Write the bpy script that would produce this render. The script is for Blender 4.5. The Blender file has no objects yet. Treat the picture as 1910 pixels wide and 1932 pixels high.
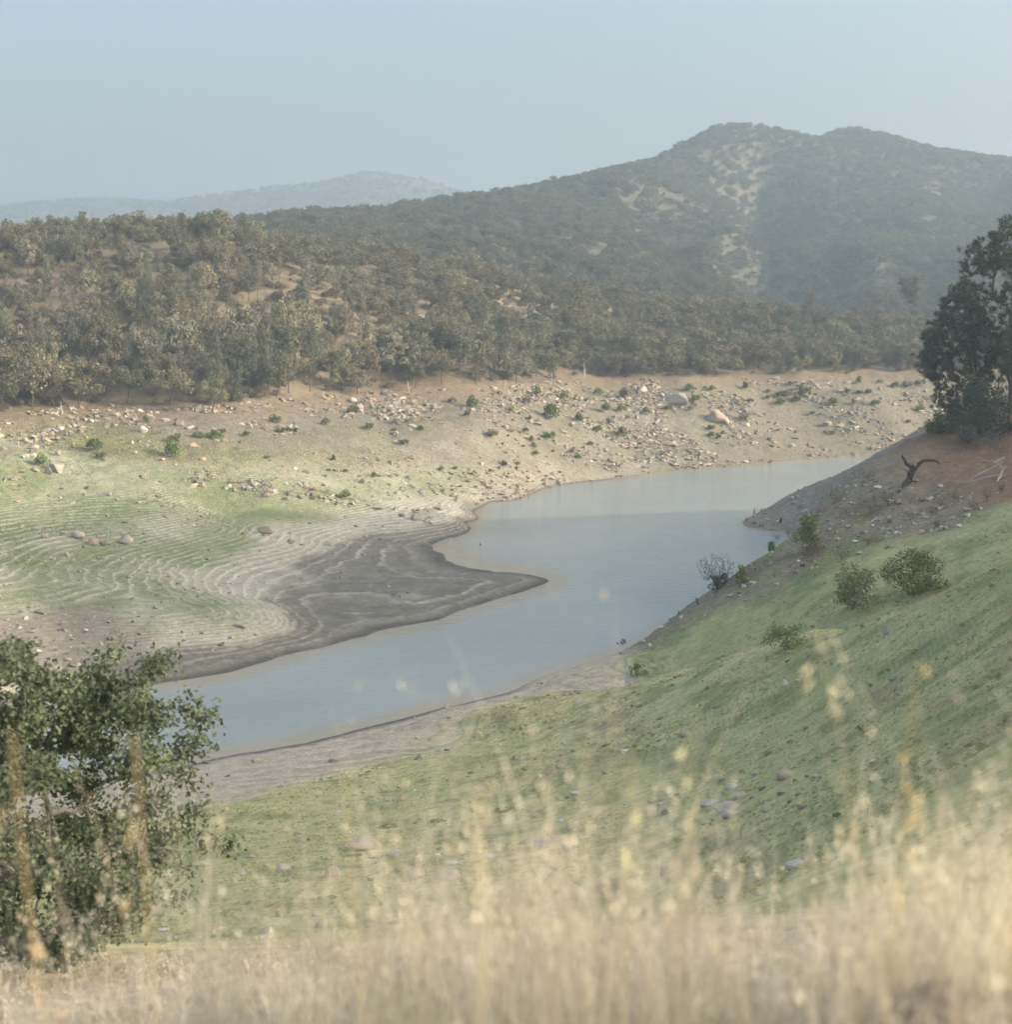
import bpy, bmesh, math, random
import numpy as np
from mathutils import Vector

random.seed(7)
rng = np.random.default_rng(7)
scene = bpy.context.scene
COL = scene.collection
R = math.radians

# ------------------------------------------------------------------ camera, sky, sun, exposure
EYE = 45.0                                   # metres above the lake
FPX, CX, CY, HORIZ = 2686.0, 955.0, 966.0, 560.0      # photogrammetry of the photograph (1910 x 1932 px)
PITCH = math.atan((CY - HORIZ) / FPX)
cam_data = bpy.data.cameras.new("camera")
cam = bpy.data.objects.new("camera", cam_data)
COL.objects.link(cam)
cam.location = (0, 0, EYE)
cam.rotation_euler = (math.pi / 2 - PITCH, 0, 0)
cam_data.sensor_fit = 'HORIZONTAL'
cam_data.sensor_width = 36.0
cam_data.lens = 36.0 * FPX / 1910.0
cam_data.clip_start = 0.1
cam_data.clip_end = 30000
cam_data.dof.use_dof = True
cam_data.dof.focus_distance = 34.0
cam_data.dof.aperture_fstop = 2.5
cam_data.dof.aperture_blades = 0
scene.camera = cam

SUN_EL, SUN_AZ = 19.0, 104.0                 # azimuth clockwise from +Y (view direction)
world = bpy.data.worlds.new("World")
scene.world = world
world.use_nodes = True
wn = world.node_tree.nodes
sky = wn.new('ShaderNodeTexSky')
sky.sky_type = 'NISHITA'
sky.sun_disc = False
sky.sun_elevation = R(SUN_EL)
sky.sun_rotation = R(SUN_AZ)
sky.air_density = 1.0
sky.dust_density = 9.5
sky.ozone_density = 1.6
wn['Background'].inputs['Strength'].default_value = 0.15
world.node_tree.links.new(sky.outputs[0], wn['Background'].inputs['Color'])

sun_data = bpy.data.lights.new("sun", 'SUN')
sun_data.energy = 2.0
sun_data.angle = R(0.6)
sun_data.color = (1.0, 0.89, 0.74)
sun = bpy.data.objects.new("sun", sun_data)
COL.objects.link(sun)
sdir = Vector((math.sin(R(SUN_AZ)) * math.cos(R(SUN_EL)), math.cos(R(SUN_AZ)) * math.cos(R(SUN_EL)), math.sin(R(SUN_EL))))
sun.rotation_euler = sdir.to_track_quat('Z', 'Y').to_euler()
sun.location = sdir * 500

scene.view_settings.view_transform = 'Standard'
scene.view_settings.look = 'None'
scene.view_settings.gamma = 1.0
scene.view_settings.use_curve_mapping = False
scene.view_settings.exposure = 1.6
scene.cycles.use_denoising = True
scene.cycles.max_bounces = 5
scene.cycles.diffuse_bounces = 2
scene.cycles.glossy_bounces = 2
scene.cycles.transmission_bounces = 2
scene.cycles.volume_bounces = 1
scene.cycles.transparent_max_bounces = 4
HAZE_DENSITY = 0.00042

# ------------------------------------------------------------------ helpers
def smooth(a, b, x):
    t = np.clip((x - a) / (b - a), 0, 1)
    return t * t * (3 - 2 * t)

def vnoise(x, y, seed=0):
    xi, yi = np.floor(x).astype(np.int64), np.floor(y).astype(np.int64)
    fx, fy = x - xi, y - yi
    fx, fy = fx * fx * (3 - 2 * fx), fy * fy * (3 - 2 * fy)
    def h(a, b):
        n = (a * 374761393 + b * 668265263 + seed * 974634777) & 0xFFFFFFFF
        n = ((n ^ (n >> 13)) * 1274126177) & 0xFFFFFFFF
        n = (n ^ (n >> 16)) & 0xFFFFFFFF
        return n / 2147483647.5 - 1.0
    return ((h(xi, yi) * (1 - fx) + h(xi + 1, yi) * fx) * (1 - fy)
            + (h(xi, yi + 1) * (1 - fx) + h(xi + 1, yi + 1) * fx) * fy)

def fbm(x, y, seed=0, octv=4, gain=0.5):
    s, a, t = 0.0, 1.0, 0.0
    for i in range(octv):
        s = s + a * vnoise(x * 2 ** i + 17.3 * i, y * 2 ** i - 9.1 * i, seed + i)
        t += a
        a *= gain
    return s / t * 1.6

def ray(px, py):
    dx, dy = (px - CX) / FPX, -(py - CY) / FPX
    return np.array([dx, math.cos(PITCH) + dy * math.sin(PITCH), -math.sin(PITCH) + dy * math.cos(PITCH)])

def at_z(px, py, z):
    d = ray(px, py)
    t = (z - EYE) / d[2]
    return (d[0] * t, d[1] * t, z)

def at_d(px, py, D):
    d = ray(px, py)
    t = D / d[1]
    return (d[0] * t, D, EYE + d[2] * t)

def project(p):
    x, y, z = p[0], p[1], p[2] - EYE
    depth = y * math.cos(PITCH) - z * math.sin(PITCH)
    up = y * math.sin(PITCH) + z * math.cos(PITCH)
    return CX + FPX * x / depth, CY - FPX * up / depth

class MB:
    """collects numpy pieces and links them as ONE mesh object"""
    def __init__(self):
        self.v, self.t, self.q, self.n = [], [], [], 0
        self.c = []
    def add(self, V, T=None, Q=None, c=None):
        V = np.asarray(V, float).reshape(-1, 3)
        self.v.append(V)
        if T is not None and len(T):
            self.t.append(np.asarray(T) + self.n)
        if Q is not None and len(Q):
            self.q.append(np.asarray(Q) + self.n)
        if c is not None:
            c = np.asarray(c, float)
            self.c.append(np.broadcast_to(c, (len(V), 3)) if c.ndim == 1 else c)
        self.n += len(V)
    def mesh(self, name, mat=None, smooth_=False):
        V = np.concatenate(self.v) if self.v else np.zeros((0, 3))
        T = np.concatenate(self.t).reshape(-1, 3) if self.t else np.zeros((0, 3), int)
        Q = np.concatenate(self.q).reshape(-1, 4) if self.q else np.zeros((0, 4), int)
        me = bpy.data.meshes.new(name)
        me.vertices.add(len(V))
        me.vertices.foreach_set('co', V.astype(np.float32).ravel())
        li = np.concatenate([T.ravel(), Q.ravel()]).astype(np.int32)
        me.loops.add(len(li))
        me.loops.foreach_set('vertex_index', li)
        tot = np.concatenate([np.full(len(T), 3), np.full(len(Q), 4)]).astype(np.int32)
        st = np.concatenate([[0], np.cumsum(tot)[:-1]]).astype(np.int32) if len(tot) else tot
        me.polygons.add(len(tot))
        me.polygons.foreach_set('loop_start', st)
        me.polygons.foreach_set('loop_total', tot)
        me.polygons.foreach_set('use_smooth', np.full(len(tot), smooth_))
        if self.c:
            a = me.attributes.new('Col', 'FLOAT_COLOR', 'POINT')
            cc = np.concatenate(self.c)
            a.data.foreach_set('color', np.concatenate([cc, np.ones((len(cc), 1))], 1).astype(np.float32).ravel())
        me.update(calc_edges=True)
        if mat:
            me.materials.append(mat)
        return me
    def build(self, name, mat, parent=None, smooth_=False):
        return link(name, self.mesh(name, mat, smooth_), parent)

def link(name, me, parent=None, loc=None):
    o = bpy.data.objects.new(name, me)
    COL.objects.link(o)
    if parent is not None:
        o.parent = parent
    if loc is not None:
        o.location = loc
    return o

def empty(name, loc=(0, 0, 0), rz=0.0):
    o = bpy.data.objects.new(name, None)
    COL.objects.link(o)
    o.location = loc
    o.rotation_euler = (0, 0, rz)
    o.empty_display_size = 0.3
    return o

def tag(o, label=None, cat=None, group=None, kind=None):
    if label: o['label'] = label
    if cat: o['category'] = cat
    if group: o['group'] = group
    if kind: o['kind'] = kind
    return o

def copy_tree(o, parent=None):
    c = o.copy()
    COL.objects.link(c)
    c.parent = parent
    for ch in list(o.children):
        copy_tree(ch, c)
    return c

def unit(v):
    return v / np.maximum(np.linalg.norm(v, axis=-1, keepdims=True), 1e-9)

def cards(mb, P, N, w, h, rs, c=None, fold=0.0):
    """leaf-sized quads (n) at P facing N; fold > 0 bends each along its midrib (two quads)"""
    n = len(P)
    a = unit(np.cross(N, rs.normal(size=(n, 3))))
    b = np.cross(N, a)
    w = np.broadcast_to(np.asarray(w, float), (n,))[:, None] / 2
    h = np.broadcast_to(np.asarray(h, float), (n,))[:, None] / 2
    if fold == 0:
        V = np.stack([P - a * w * .6 - b * h, P + a * w * .6 - b * h * .8, P + a * w + b * h * .5, P - a * w * .7 + b * h], 1)
        Q = np.arange(n * 4).reshape(n, 4)
        k = 4
    else:
        up = N * w * fold
        V = np.stack([P - b * h, P - a * w - b * h * .1 + up, P + b * h, P + a * w - b * h * .1 + up], 1)
        base = np.arange(n)[:, None] * 4
        mb.add(V, T=np.concatenate([base + np.array([[0, 2, 1]]), base + np.array([[0, 3, 2]])]),
               c=None if c is None else np.repeat(np.broadcast_to(c, (n, 3)), 4, 0))
        return
    mb.add(V, Q=Q, c=None if c is None else np.repeat(np.broadcast_to(c, (n, 3)), k, 0))

def tube(mb, pts, rad, sides=6, c=None, cap=True):
    pts = np.asarray(pts, float)
    rad = np.broadcast_to(np.asarray(rad, float), (len(pts),))
    tan = unit(np.gradient(pts, axis=0))
    ref = np.array([0.3, 0.2, 1.0]) if abs(tan[0, 2]) < .9 else np.array([1.0, 0.2, 0.1])
    a = unit(np.cross(tan, ref))
    b = np.cross(tan, a)
    th = np.arange(sides) * 2 * math.pi / sides
    V = pts[:, None] + rad[:, None, None] * (a[:, None] * np.cos(th)[None, :, None] + b[:, None] * np.sin(th)[None, :, None])
    i = np.arange(len(pts) - 1)[:, None] * sides
    j = np.arange(sides)[None]
    k = (j + 1) % sides
    Q = np.stack([i + j, i + k, i + sides + k, i + sides + j], -1).reshape(-1, 4)
    T = []
    if cap:
        m = (len(pts) - 1) * sides
        T = [(m, m + q, m + q + 1) for q in range(1, sides - 1)] + [(0, q + 1, q) for q in range(1, sides - 1)]
    mb.add(V.reshape(-1, 3), T=T, Q=Q, c=c)

def grow(root, targets, rs, step, jit=.12, lift=.15):
    """skeleton: every target is joined to the nearest node already grown (nodes, parents)"""
    nodes, par = [np.asarray(p, float) for p in root], [i - 1 for i in range(len(root))]
    base = nodes[0]
    for t in sorted(targets, key=lambda p: np.linalg.norm(np.asarray(p) - nodes[min(len(root) - 1, 1)])):
        t = np.asarray(t, float)
        A = np.array(nodes)
        d = np.linalg.norm(A - t, axis=1) + 0.35 * np.maximum(0, A[:, 2] - t[2])
        k = int(np.argmin(d[1:])) + 1 if len(A) > 1 else 0
        p0 = nodes[k]
        L = np.linalg.norm(t - p0)
        m = max(1, int(math.ceil(L / step)))
        last = k
        for s in range(1, m + 1):
            f = s / m
            p = p0 + (t - p0) * f + (rs.normal(size=3) * jit * step if s < m else 0)
            p[2] += lift * L * f * (1 - f)
            nodes.append(p); par.append(last); last = len(nodes) - 1
    return np.array(nodes), np.array(par)

def limbs(mb, nodes, par, tip, base_r, sides=4, power=2.2, maxr=None):
    n = len(nodes)
    acc = np.zeros(n)
    kids = np.zeros(n, int)
    for i in range(n - 1, 0, -1):
        if kids[i] == 0: acc[i] = tip ** power
        acc[par[i]] += acc[i]; kids[par[i]] += 1
    if kids[0] == 0: acc[0] = tip ** power
    r = acc ** (1 / power)
    r = r * min(1.0, base_r / max(r[0], 1e-6)) if base_r else r
    r = np.maximum(r, tip)
    p0, p1 = nodes[par[1:]], nodes[1:]
    r0, r1 = np.minimum(r[par[1:]], r[1:] * 1.35), r[1:]
    t = unit(p1 - p0)
    ref = np.where(np.abs(t[:, 2:3]) < .9, np.array([[0, 0, 1.0]]), np.array([[1.0, 0, 0]]))
    a = unit(np.cross(t, ref)); b = np.cross(t, a)
    th = np.arange(sides) * 2 * math.pi / sides
    ring = a[:, None] * np.cos(th)[None, :, None] + b[:, None] * np.sin(th)[None, :, None]
    V = np.concatenate([p0[:, None] + ring * r0[:, None, None], p1[:, None] + ring * r1[:, None, None]], 1)
    m = len(V)
    j = np.arange(sides); k = (j + 1) % sides
    q = np.stack([j, k, k + sides, j + sides], -1)
    mb.add(V.reshape(-1, 3), Q=(np.arange(m)[:, None, None] * 2 * sides + q[None]).reshape(-1, 4))
    return r

# ------------------------------------------------------------------ materials
class N:
    def __init__(self, name):
        self.m = bpy.data.materials.new(name)
        self.m.use_nodes = True
        self.t = self.m.node_tree
        self.bsdf = self.t.nodes['Principled BSDF']
        self.out = self.t.nodes['Material Output']
    def new(self, typ, **kw):
        n = self.t.nodes.new(typ)
        for k, v in kw.items():
            if k.startswith('i_'):
                n.inputs[k[2:].replace('_', ' ')].default_value = v
            else:
                setattr(n, k, v)
        return n
    def ln(self, a, b):
        self.t.links.new(a, b)
    def pos(self):
        return self.new('ShaderNodeNewGeometry').outputs['Position']
    def noise(self, vec, scale, detail=4, rough=.55):
        n = self.new('ShaderNodeTexNoise')
        n.inputs['Scale'].default_value = scale
        n.inputs['Detail'].default_value = detail
        n.inputs['Roughness'].default_value = rough
        if vec is not None: self.ln(vec, n.inputs['Vector'])
        return n.outputs['Fac']
    def math(self, op, a, b=None, clamp=False):
        n = self.new('ShaderNodeMath', operation=op, use_clamp=clamp)
        for i, v in enumerate((a, b)):
            if v is None: continue
            if isinstance(v, (int, float)): n.inputs[i].default_value = v
            else: self.ln(v, n.inputs[i])
        return n.outputs[0]
    def ramp(self, fac, a, b, lo, hi):
        n = self.new('ShaderNodeMapRange')
        n.inputs[1].default_value, n.inputs[2].default_value = a, b
        n.inputs[3].default_value, n.inputs[4].default_value = lo, hi
        self.ln(fac, n.inputs[0])
        return n.outputs[0]
    def mix(self, fac, a, b, mode='MIX'):
        n = self.new('ShaderNodeMix', data_type='RGBA', blend_type=mode)
        for s, v in ((0, fac), (6, a), (7, b)):
            if isinstance(v, (int, float)): n.inputs[s].default_value = v
            elif isinstance(v, tuple): n.inputs[s].default_value = (*v, 1) if len(v) == 3 else v
            else: self.ln(v, n.inputs[s])
        return n.outputs[2]
    def scale(self, col, fac):
        n = self.new('ShaderNodeVectorMath', operation='SCALE')
        self.ln(col, n.inputs[0]); 
        if isinstance(fac, (int, float)): n.inputs['Scale'].default_value = fac
        else: self.ln(fac, n.inputs['Scale'])
        return n.outputs[0]
    def bump(self, h, dist, strength=1.0):
        n = self.new('ShaderNodeBump')
        n.inputs['Strength'].default_value = strength
        n.inputs['Distance'].default_value = dist
        self.ln(h, n.inputs['Height'])
        self.ln(n.outputs[0], self.bsdf.inputs['Normal'])
    def base(self, c, rough=.85, spec=.2):
        if isinstance(c, tuple): self.bsdf.inputs['Base Color'].default_value = (*c, 1)
        else: self.ln(c, self.bsdf.inputs['Base Color'])
        self.bsdf.inputs['Roughness'].default_value = rough
        self.bsdf.inputs['Specular IOR Level'].default_value = spec

def mat_ground():
    n = N('ground')
    p = n.pos()
    col = n.new('ShaderNodeVertexColor', layer_name='Col').outputs['Color']
    terr = n.new('ShaderNodeAttribute', attribute_name='terr').outputs['Fac']
    rocky = n.new('ShaderNodeAttribute', attribute_name='rocky').outputs['Fac']
    f1, f2 = n.noise(p, .9, 6, .65), n.noise(p, 5.0, 5, .7)
    v = n.math('MULTIPLY', n.ramp(f1, .25, .75, .72, 1.28), n.ramp(f2, .25, .75, .70, 1.30))
    c = n.scale(col, v)
    # strand lines: thin pale bands that follow the old water levels
    sep = n.new('ShaderNodeSeparateXYZ'); n.ln(p, sep.inputs[0])
    z = n.math('ADD', sep.outputs['Z'], n.ramp(n.noise(p, .22, 3), .2, .8, -.08, .08))
    fr = n.math('FRACT', n.math('DIVIDE', z, TERR_H))
    line = n.math('MULTIPLY', n.ramp(fr, .12, .34, 0, 1), n.ramp(fr, .55, .8, 1, 0))
    brk = n.math('MULTIPLY', n.ramp(n.noise(p, .10, 4), .38, .60, .12, 1), n.ramp(n.noise(p, .9, 4, .7), .35, .6, .35, 1))
    line = n.math('MULTIPLY', n.math('MULTIPLY', line, brk), terr)
    gap = n.math('MULTIPLY', n.math('MULTIPLY', n.ramp(fr, .62, .80, 0, 1), n.ramp(fr, .9, 1.0, 1, .2)), terr)
    c = n.scale(c, n.ramp(gap, 0, 1, 1, .84))  # darker between the bands: riser shade painted into the colour
    c = n.mix(n.math('MULTIPLY', line, .85), c, n.scale(n.mix(.5, c, (.50, .47, .40)), 1.25))
    # gravel-sized stones
    vo = n.new('ShaderNodeTexVoronoi'); vo.inputs['Scale'].default_value = 1.5
    n.ln(p, vo.inputs['Vector'])
    st = n.math('MULTIPLY', n.ramp(vo.outputs['Distance'], .22, .40, 1, 0), rocky)
    cv = n.ramp(vo.outputs['Color'], 0, 1, .7, 1.45)
    c = n.mix(n.math('MULTIPLY', st, .75), c, n.scale(n.mix(.35, c, (.40, .35, .28)), cv))
    n.base(c, .95, .1)
    h = n.math('ADD', n.math('MULTIPLY', f1, .5), n.math('MULTIPLY', f2, .22))
    n.bump(n.math('ADD', h, n.math('MULTIPLY', st, .3)), .5, .9)
    return n.m

def mat_hill(name):
    n = N(name)
    p = n.pos()
    col = n.new('ShaderNodeVertexColor', layer_name='Col').outputs['Color']
    f1, f2 = n.noise(p, .05, 6, .7), n.noise(p, .35, 4, .7)
    n.base(n.scale(col, n.math('MULTIPLY', n.ramp(f1, .25, .75, .7, 1.3), n.ramp(f2, .25, .75, .7, 1.3))), .95, .1)
    n.bump(f2, 1.5, .7)
    return n.m

def mat_foliage(name, transl=.22, var=.45, nscale=.9, c=None):
    """leaf colour comes from the object's own colour, varied from plant to plant and clump to clump"""
    n = N(name)
    oi = n.new('ShaderNodeObjectInfo')
    tc = n.new('ShaderNodeTexCoord').outputs['Object']
    base = oi.outputs['Color'] if c is None else None
    if c is not None:
        rgb = n.new('ShaderNodeRGB'); rgb.outputs[0].default_value = (*c, 1); base = rgb.outputs[0]
    f = n.noise(tc, nscale, 3)
    v = n.math('MULTIPLY', n.ramp(oi.outputs['Random'], 0, 1, 1 - var * .5, 1 + var * .5), n.ramp(f, .3, .7, .68, 1.35))
    g = n.new('ShaderNodeNewGeometry').outputs['Random Per Island']
    v = n.math('MULTIPLY', v, n.ramp(g, 0, 1, .75, 1.28))
    hue = n.new('ShaderNodeHueSaturation')
    n.ln(base, hue.inputs['Color']); n.ln(v, hue.inputs['Value'])
    n.ln(n.ramp(oi.outputs['Random'], 0, 1, .485, .512), hue.inputs['Hue'])
    n.base(hue.outputs[0], .75, .08)
    tr = n.new('ShaderNodeBsdfTranslucent'); n.ln(hue.outputs[0], tr.inputs['Color'])
    mx = n.new('ShaderNodeMixShader'); mx.inputs[0].default_value = transl
    n.ln(n.bsdf.outputs[0], mx.inputs[1]); n.ln(tr.outputs[0], mx.inputs[2])
    n.ln(mx.outputs[0], n.out.inputs['Surface'])
    return n.m

def mat_bark(name, c, var=.5, scale=3.0):
    n = N(name)
    tc = n.new('ShaderNodeTexCoord').outputs['Object']
    f = n.noise(tc, scale, 5, .7)
    n.base(n.scale(n.mix(1.0, c, c), n.ramp(f, .25, .75, 1 - var, 1 + var)), .9, .15)
    n.bump(f, .03, .8)
    return n.m

def mat_rock(name):
    n = N(name)
    oi = n.new('ShaderNodeObjectInfo')
    tc = n.new('ShaderNodeTexCoord').outputs['Object']
    f1, f2 = n.noise(tc, 1.3, 6, .65), n.noise(tc, 9.0, 5, .7)
    v = n.math('MULTIPLY', n.ramp(f1, .25, .75, .7, 1.3), n.ramp(f2, .25, .75, .78, 1.22))
    c = n.scale(oi.outputs['Color'], v)
    n.base(c, .9, .2)
    n.bump(n.math('ADD', f1, n.math('MULTIPLY', f2, .35)), .12, .9)
    return n.m

def mat_rubble():
    n = N('rubble')
    p = n.pos()
    col = n.new('ShaderNodeVertexColor', layer_name='Col').outputs['Color']
    f = n.noise(p, 3.0, 5, .7)
    n.base(n.scale(col, n.ramp(f, .25, .75, .75, 1.25)), .9, .2)
    return n.m

def mat_water():
    n = N('water')
    p = n.pos()
    mp = n.new('ShaderNodeMapping'); mp.inputs['Scale'].default_value = (1.0, 1.7, 1.0)
    mp.inputs['Rotation'].default_value = (0, 0, R(25))
    n.ln(p, mp.inputs['Vector'])
    a, b = n.noise(mp.outputs[0], 2.6, 3, .6), n.noise(mp.outputs[0], .55, 4, .6)
    big = n.noise(p, .03, 3, .5)
    col = n.new('ShaderNodeVertexColor', layer_name='Col').outputs['Color']
    n.base(n.scale(col, n.ramp(big, .35, .65, .92, 1.08)), .10, .5)
    n.bsdf.inputs['IOR'].default_value = 1.333
    n.bump(n.math('ADD', n.math('MULTIPLY', a, .30), n.math('MULTIPLY', b, .7)), .16, 1.0)
    return n.m

def mat_straw():
    n = N('straw')
    col = n.new('ShaderNodeVertexColor', layer_name='Col').outputs['Color']
    n.base(col, .7, .2)
    tr = n.new('ShaderNodeBsdfTranslucent'); n.ln(col, tr.inputs['Color'])
    mx = n.new('ShaderNodeMixShader'); mx.inputs[0].default_value = .45
    n.ln(n.bsdf.outputs[0], mx.inputs[1]); n.ln(tr.outputs[0], mx.inputs[2])
    n.ln(mx.outputs[0], n.out.inputs['Surface'])
    return n.m

TERR_H = 0.27
M_GROUND = mat_ground()
M_MOUNT = mat_hill('mountain_ground')
M_LEAF = mat_foliage('tree_foliage')
M_NEEDLE = mat_foliage('pine_needles', .12, .3, .5)
M_OAKLEAF = mat_foliage('oak_leaves', .2, .2, 2.0)
M_BARK = mat_bark('bark', (.10, .085, .07))
M_PALEBARK = mat_bark('bleached_wood', (.46, .43, .39), .3)
M_GREYBARK = mat_bark('grey_bark', (.20, .185, .17), .35)
M_CHAR = mat_bark('charred_wood', (.085, .068, .056), .6)
M_TWIG = mat_bark('twig', (.13, .105, .088), .3)
M_ROCK = mat_rock('granite')
M_RUBBLE = mat_rubble()
M_WATER = mat_water()
M_STRAW = mat_straw()

# ------------------------------------------------------------------ terrain control points (off-frame hill shaped for shade, rest surveyed from the photograph)
CP = []
def Zp(*pts):
    for px, py, z in pts: CP.append(at_z(px, py, z))
def Dp(*pts):
    for px, py, d in pts: CP.append(at_d(px, py, d))
def Wp(*pts):
    CP.extend(pts)

# shoreline of the far and left bank
Zp(*[(x, y, 0) for x, y in [(1850, 848), (1650, 860), (1500, 868), (1300, 885), (1150, 905), (1040, 918), (985, 938), (930, 947), (895, 965),
    (880, 985), (838, 1018), (832, 1045), (870, 1068), (950, 1080), (1036, 1095), (1000, 1112), (900, 1142), (830, 1168), (690, 1200),
    (600, 1224), (500, 1250), (430, 1268), (340, 1283), (220, 1300), (100, 1312), (-100, 1330), (-400, 1345)]])
# lake bed
for px, py, z in [(1250, 940, -3), (1450, 910, -3), (1150, 1000, -4), (1050, 1040, -2.5), (940, 1010, -1.5), (1250, 1060, -4), (1150, 1140, -3),
    (950, 1180, -3), (1050, 1215, -2), (750, 1260, -3), (750, 1310, -2), (550, 1320, -2.5), (400, 1360, -2.5), (250, 1380, -2.5), (60, 1400, -2.5),
    (-200, 1420, -2.5), (1350, 1050, -4), (1400, 1030, -3), (1350, 970, -4), (1460, 935, -3), (1560, 897, -2.5), (1190, 1185, -1.5)]:
    x, y, _ = at_z(px, py, 0)
    Wp((x, y, z))
Wp((95, 330, -2), (120, 372, -2.5), (160, 372, -3), (230, 372, -3), (330, 370, -3))
# mud flat and strand terraces
Zp(*[(x, y, 1.2) for x, y in [(875, 972), (800, 1000), (640, 1040), (560, 1075), (500, 1110), (482, 1130), (540, 1160), (552, 1180), (500, 1202), (420, 1217), (250, 1245)]])
Zp(*[(x, y, 2.1) for x, y in [(840, 972), (680, 990), (560, 1030), (430, 1070), (400, 1100), (430, 1130), (500, 1152), (515, 1172), (470, 1187), (300, 1202), (120, 1212)]])
Zp(*[(x, y, 3.2) for x, y in [(600, 985), (480, 1018), (375, 1048), (330, 1085), (350, 1120), (420, 1148), (440, 1165), (300, 1183), (60, 1190)]])
Zp((430, 965, 5.5), (330, 1000, 5.5), (250, 1026, 5.2), (150, 1000, 6.6), (210, 1060, 4.6), (100, 1100, 5.2), (200, 1130, 4.0), (300, 950, 8.6), (100, 940, 9.5), (-200, 1100, 6.5), (-200, 940, 11),
   (500, 925, 8.2), (700, 940, 4.5), (800, 960, 2.4), (880, 940, 1.6), (955, 940, .5), (700, 1080, .75), (850, 1085, .5), (700, 1150, .5), (560, 1210, .6),
   (15, 880, 14), (100, 860, 14.6), (300, 860, 13.6), (500, 880, 11.2), (700, 890, 8), (850, 905, 4.2), (-200, 860, 15.5))
# rocky mound at far left of the flat
Zp((20, 1185, 3.4), (100, 1220, 1.9), (150, 1262, .9), (15, 1275, 2.2), (-80, 1260, 4.0))
# rocky far bank
Zp((700, 800, 15), (700, 850, 11), (900, 800, 14), (900, 860, 8), (900, 908, 3.6), (1100, 800, 10.5), (1100, 860, 4.6), (1300, 800, 9), (1500, 780, 10), (1650, 785, 9.5), (1300, 845, 4), (1500, 830, 4))
HW = [(-250, 800), (15, 785), (200, 767), (400, 770), (600, 750), (750, 740), (900, 735), (1100, 718), (1300, 715), (1500, 710), (1740, 705), (1900, 703), (2150, 700)]
Zp(*[(x, y, 20) for x, y in HW])
# wooded hill behind
Dp((-250, 470, 430), (15, 470, 445), (250, 455, 450), (430, 456, 450), (550, 490, 470), (700, 510, 480), (900, 535, 500), (1050, 565, 520), (1300, 600, 540), (1500, 622, 550), (1740, 642, 560), (2000, 655, 565),
   (-250, 650, 345), (15, 650, 360), (250, 650, 365), (430, 640, 375), (700, 640, 400), (900, 640, 430), (1100, 650, 465), (1300, 672, 485), (1500, 678, 500), (1700, 682, 510), (2000, 684, 515),
   (250, 540, 408), (700, 565, 445), (1000, 600, 485))
Wp((-300, 600, 45), (-180, 600, 44), (-60, 600, 40), (60, 640, 25), (200, 640, 22), (-200, 700, 36), (0, 700, 28), (200, 700, 20), (350, 640, 22), (-400, 420, 55), (-450, 320, 35), (-330, 260, 16),
   (-300, 180, 6), (200, 425, 0), (300, 425, 0), (220, 475, 20), (330, 475, 20), (400, 560, 30))
# near shore and the green slope under the camera
Zp(*[(x, y, 0) for x, y in [(-300, 1540), (0, 1500), (200, 1470), (340, 1445), (450, 1422), (600, 1395), (700, 1370), (830, 1335), (1000, 1285), (1160, 1232), (1230, 1197)]])
Zp((900, 1400, 1.2), (900, 1450, 3.6), (900, 1550, 8.1), (900, 1650, 13.3), (900, 1750, 18.4), (900, 1850, 23.4), (450, 1500, 2), (450, 1600, 7), (450, 1700, 12.5), (450, 1800, 18), (450, 1900, 24),
   (100, 1600, 4.5), (100, 1800, 14.5), (100, 1900, 20), (1500, 1350, 15.6), (1500, 1500, 20.2), (1300, 1400, 11), (1300, 1550, 15.5), (1500, 1650, 22.3), (1700, 1300, 21), (1700, 1400, 23.5), (1700, 1500, 27),
   (1850, 1250, 25.5), (1850, 1400, 29), (1850, 1550, 32.5), (1200, 1350, 7), (1200, 1500, 11.5), (1050, 1320, 2.2))
Dp((1890, 1110, 90), (1700, 1150, 108), (1550, 1190, 125), (1450, 1217, 135), (1300, 1255, 150), (1150, 1298, 160))
Wp((0, 25, 33), (0, 10, 40.2), (-10, 25, 32.6), (10, 25, 34.3), (-25, 20, 33), (-60, 60, 13), (-75, 90, 5), (-110, 100, 3), (-120, 40, 22), (0, -8, 44.2), (20, 8, 44.6), (30, -12, 48), (-30, 0, 43), (-40, -30, 47),
   (0, -40, 56), (-100, -60, 50), (60, -60, 60), (-200, 0, 40), (-200, 80, 6), (-200, 130, 1), (-200, 150, -2))
# second spur with the shrubs, bay and bare promontory
Wp((30, 135, 10.8), (36.5, 123, 15.0), (25.5, 144, 6.8), (20.5, 157, 3.0))
Zp((1160, 1250, .9), (1200, 1236, 1.5), (1100, 1276, .8), (1232, 1214, 1.5), (1180, 1270, 1.0))
Dp((1610, 1140, 143), (1720, 1087, 148), (1480, 1198, 150), (1300, 1242, 163), (1700, 1000, 168), (1700, 920, 187), (1890, 1000, 150), (1890, 900, 176), (1890, 850, 190), (1890, 780, 215),
   (1600, 1000, 180), (1600, 1060, 162), (1480, 1100, 172), (1400, 1150, 170), (1320, 1180, 172), (1250, 1222, 172),
   (1320, 1130, 186), (1400, 1078, 190), (1500, 1008, 196), (1550, 962, 205), (1627, 912, 215), (1690, 878, 225),
   (1500, 930, 285), (1600, 895, 278), (1655, 858, 276), (1753, 798, 275), (1430, 968, 288), (1550, 955, 272), (1640, 905, 262), (1700, 862, 262), (1800, 800, 262))
Zp((1408, 978, 0), (1440, 1000, 0), (1503, 1006, 0), (1425, 975, 1.2))
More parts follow.
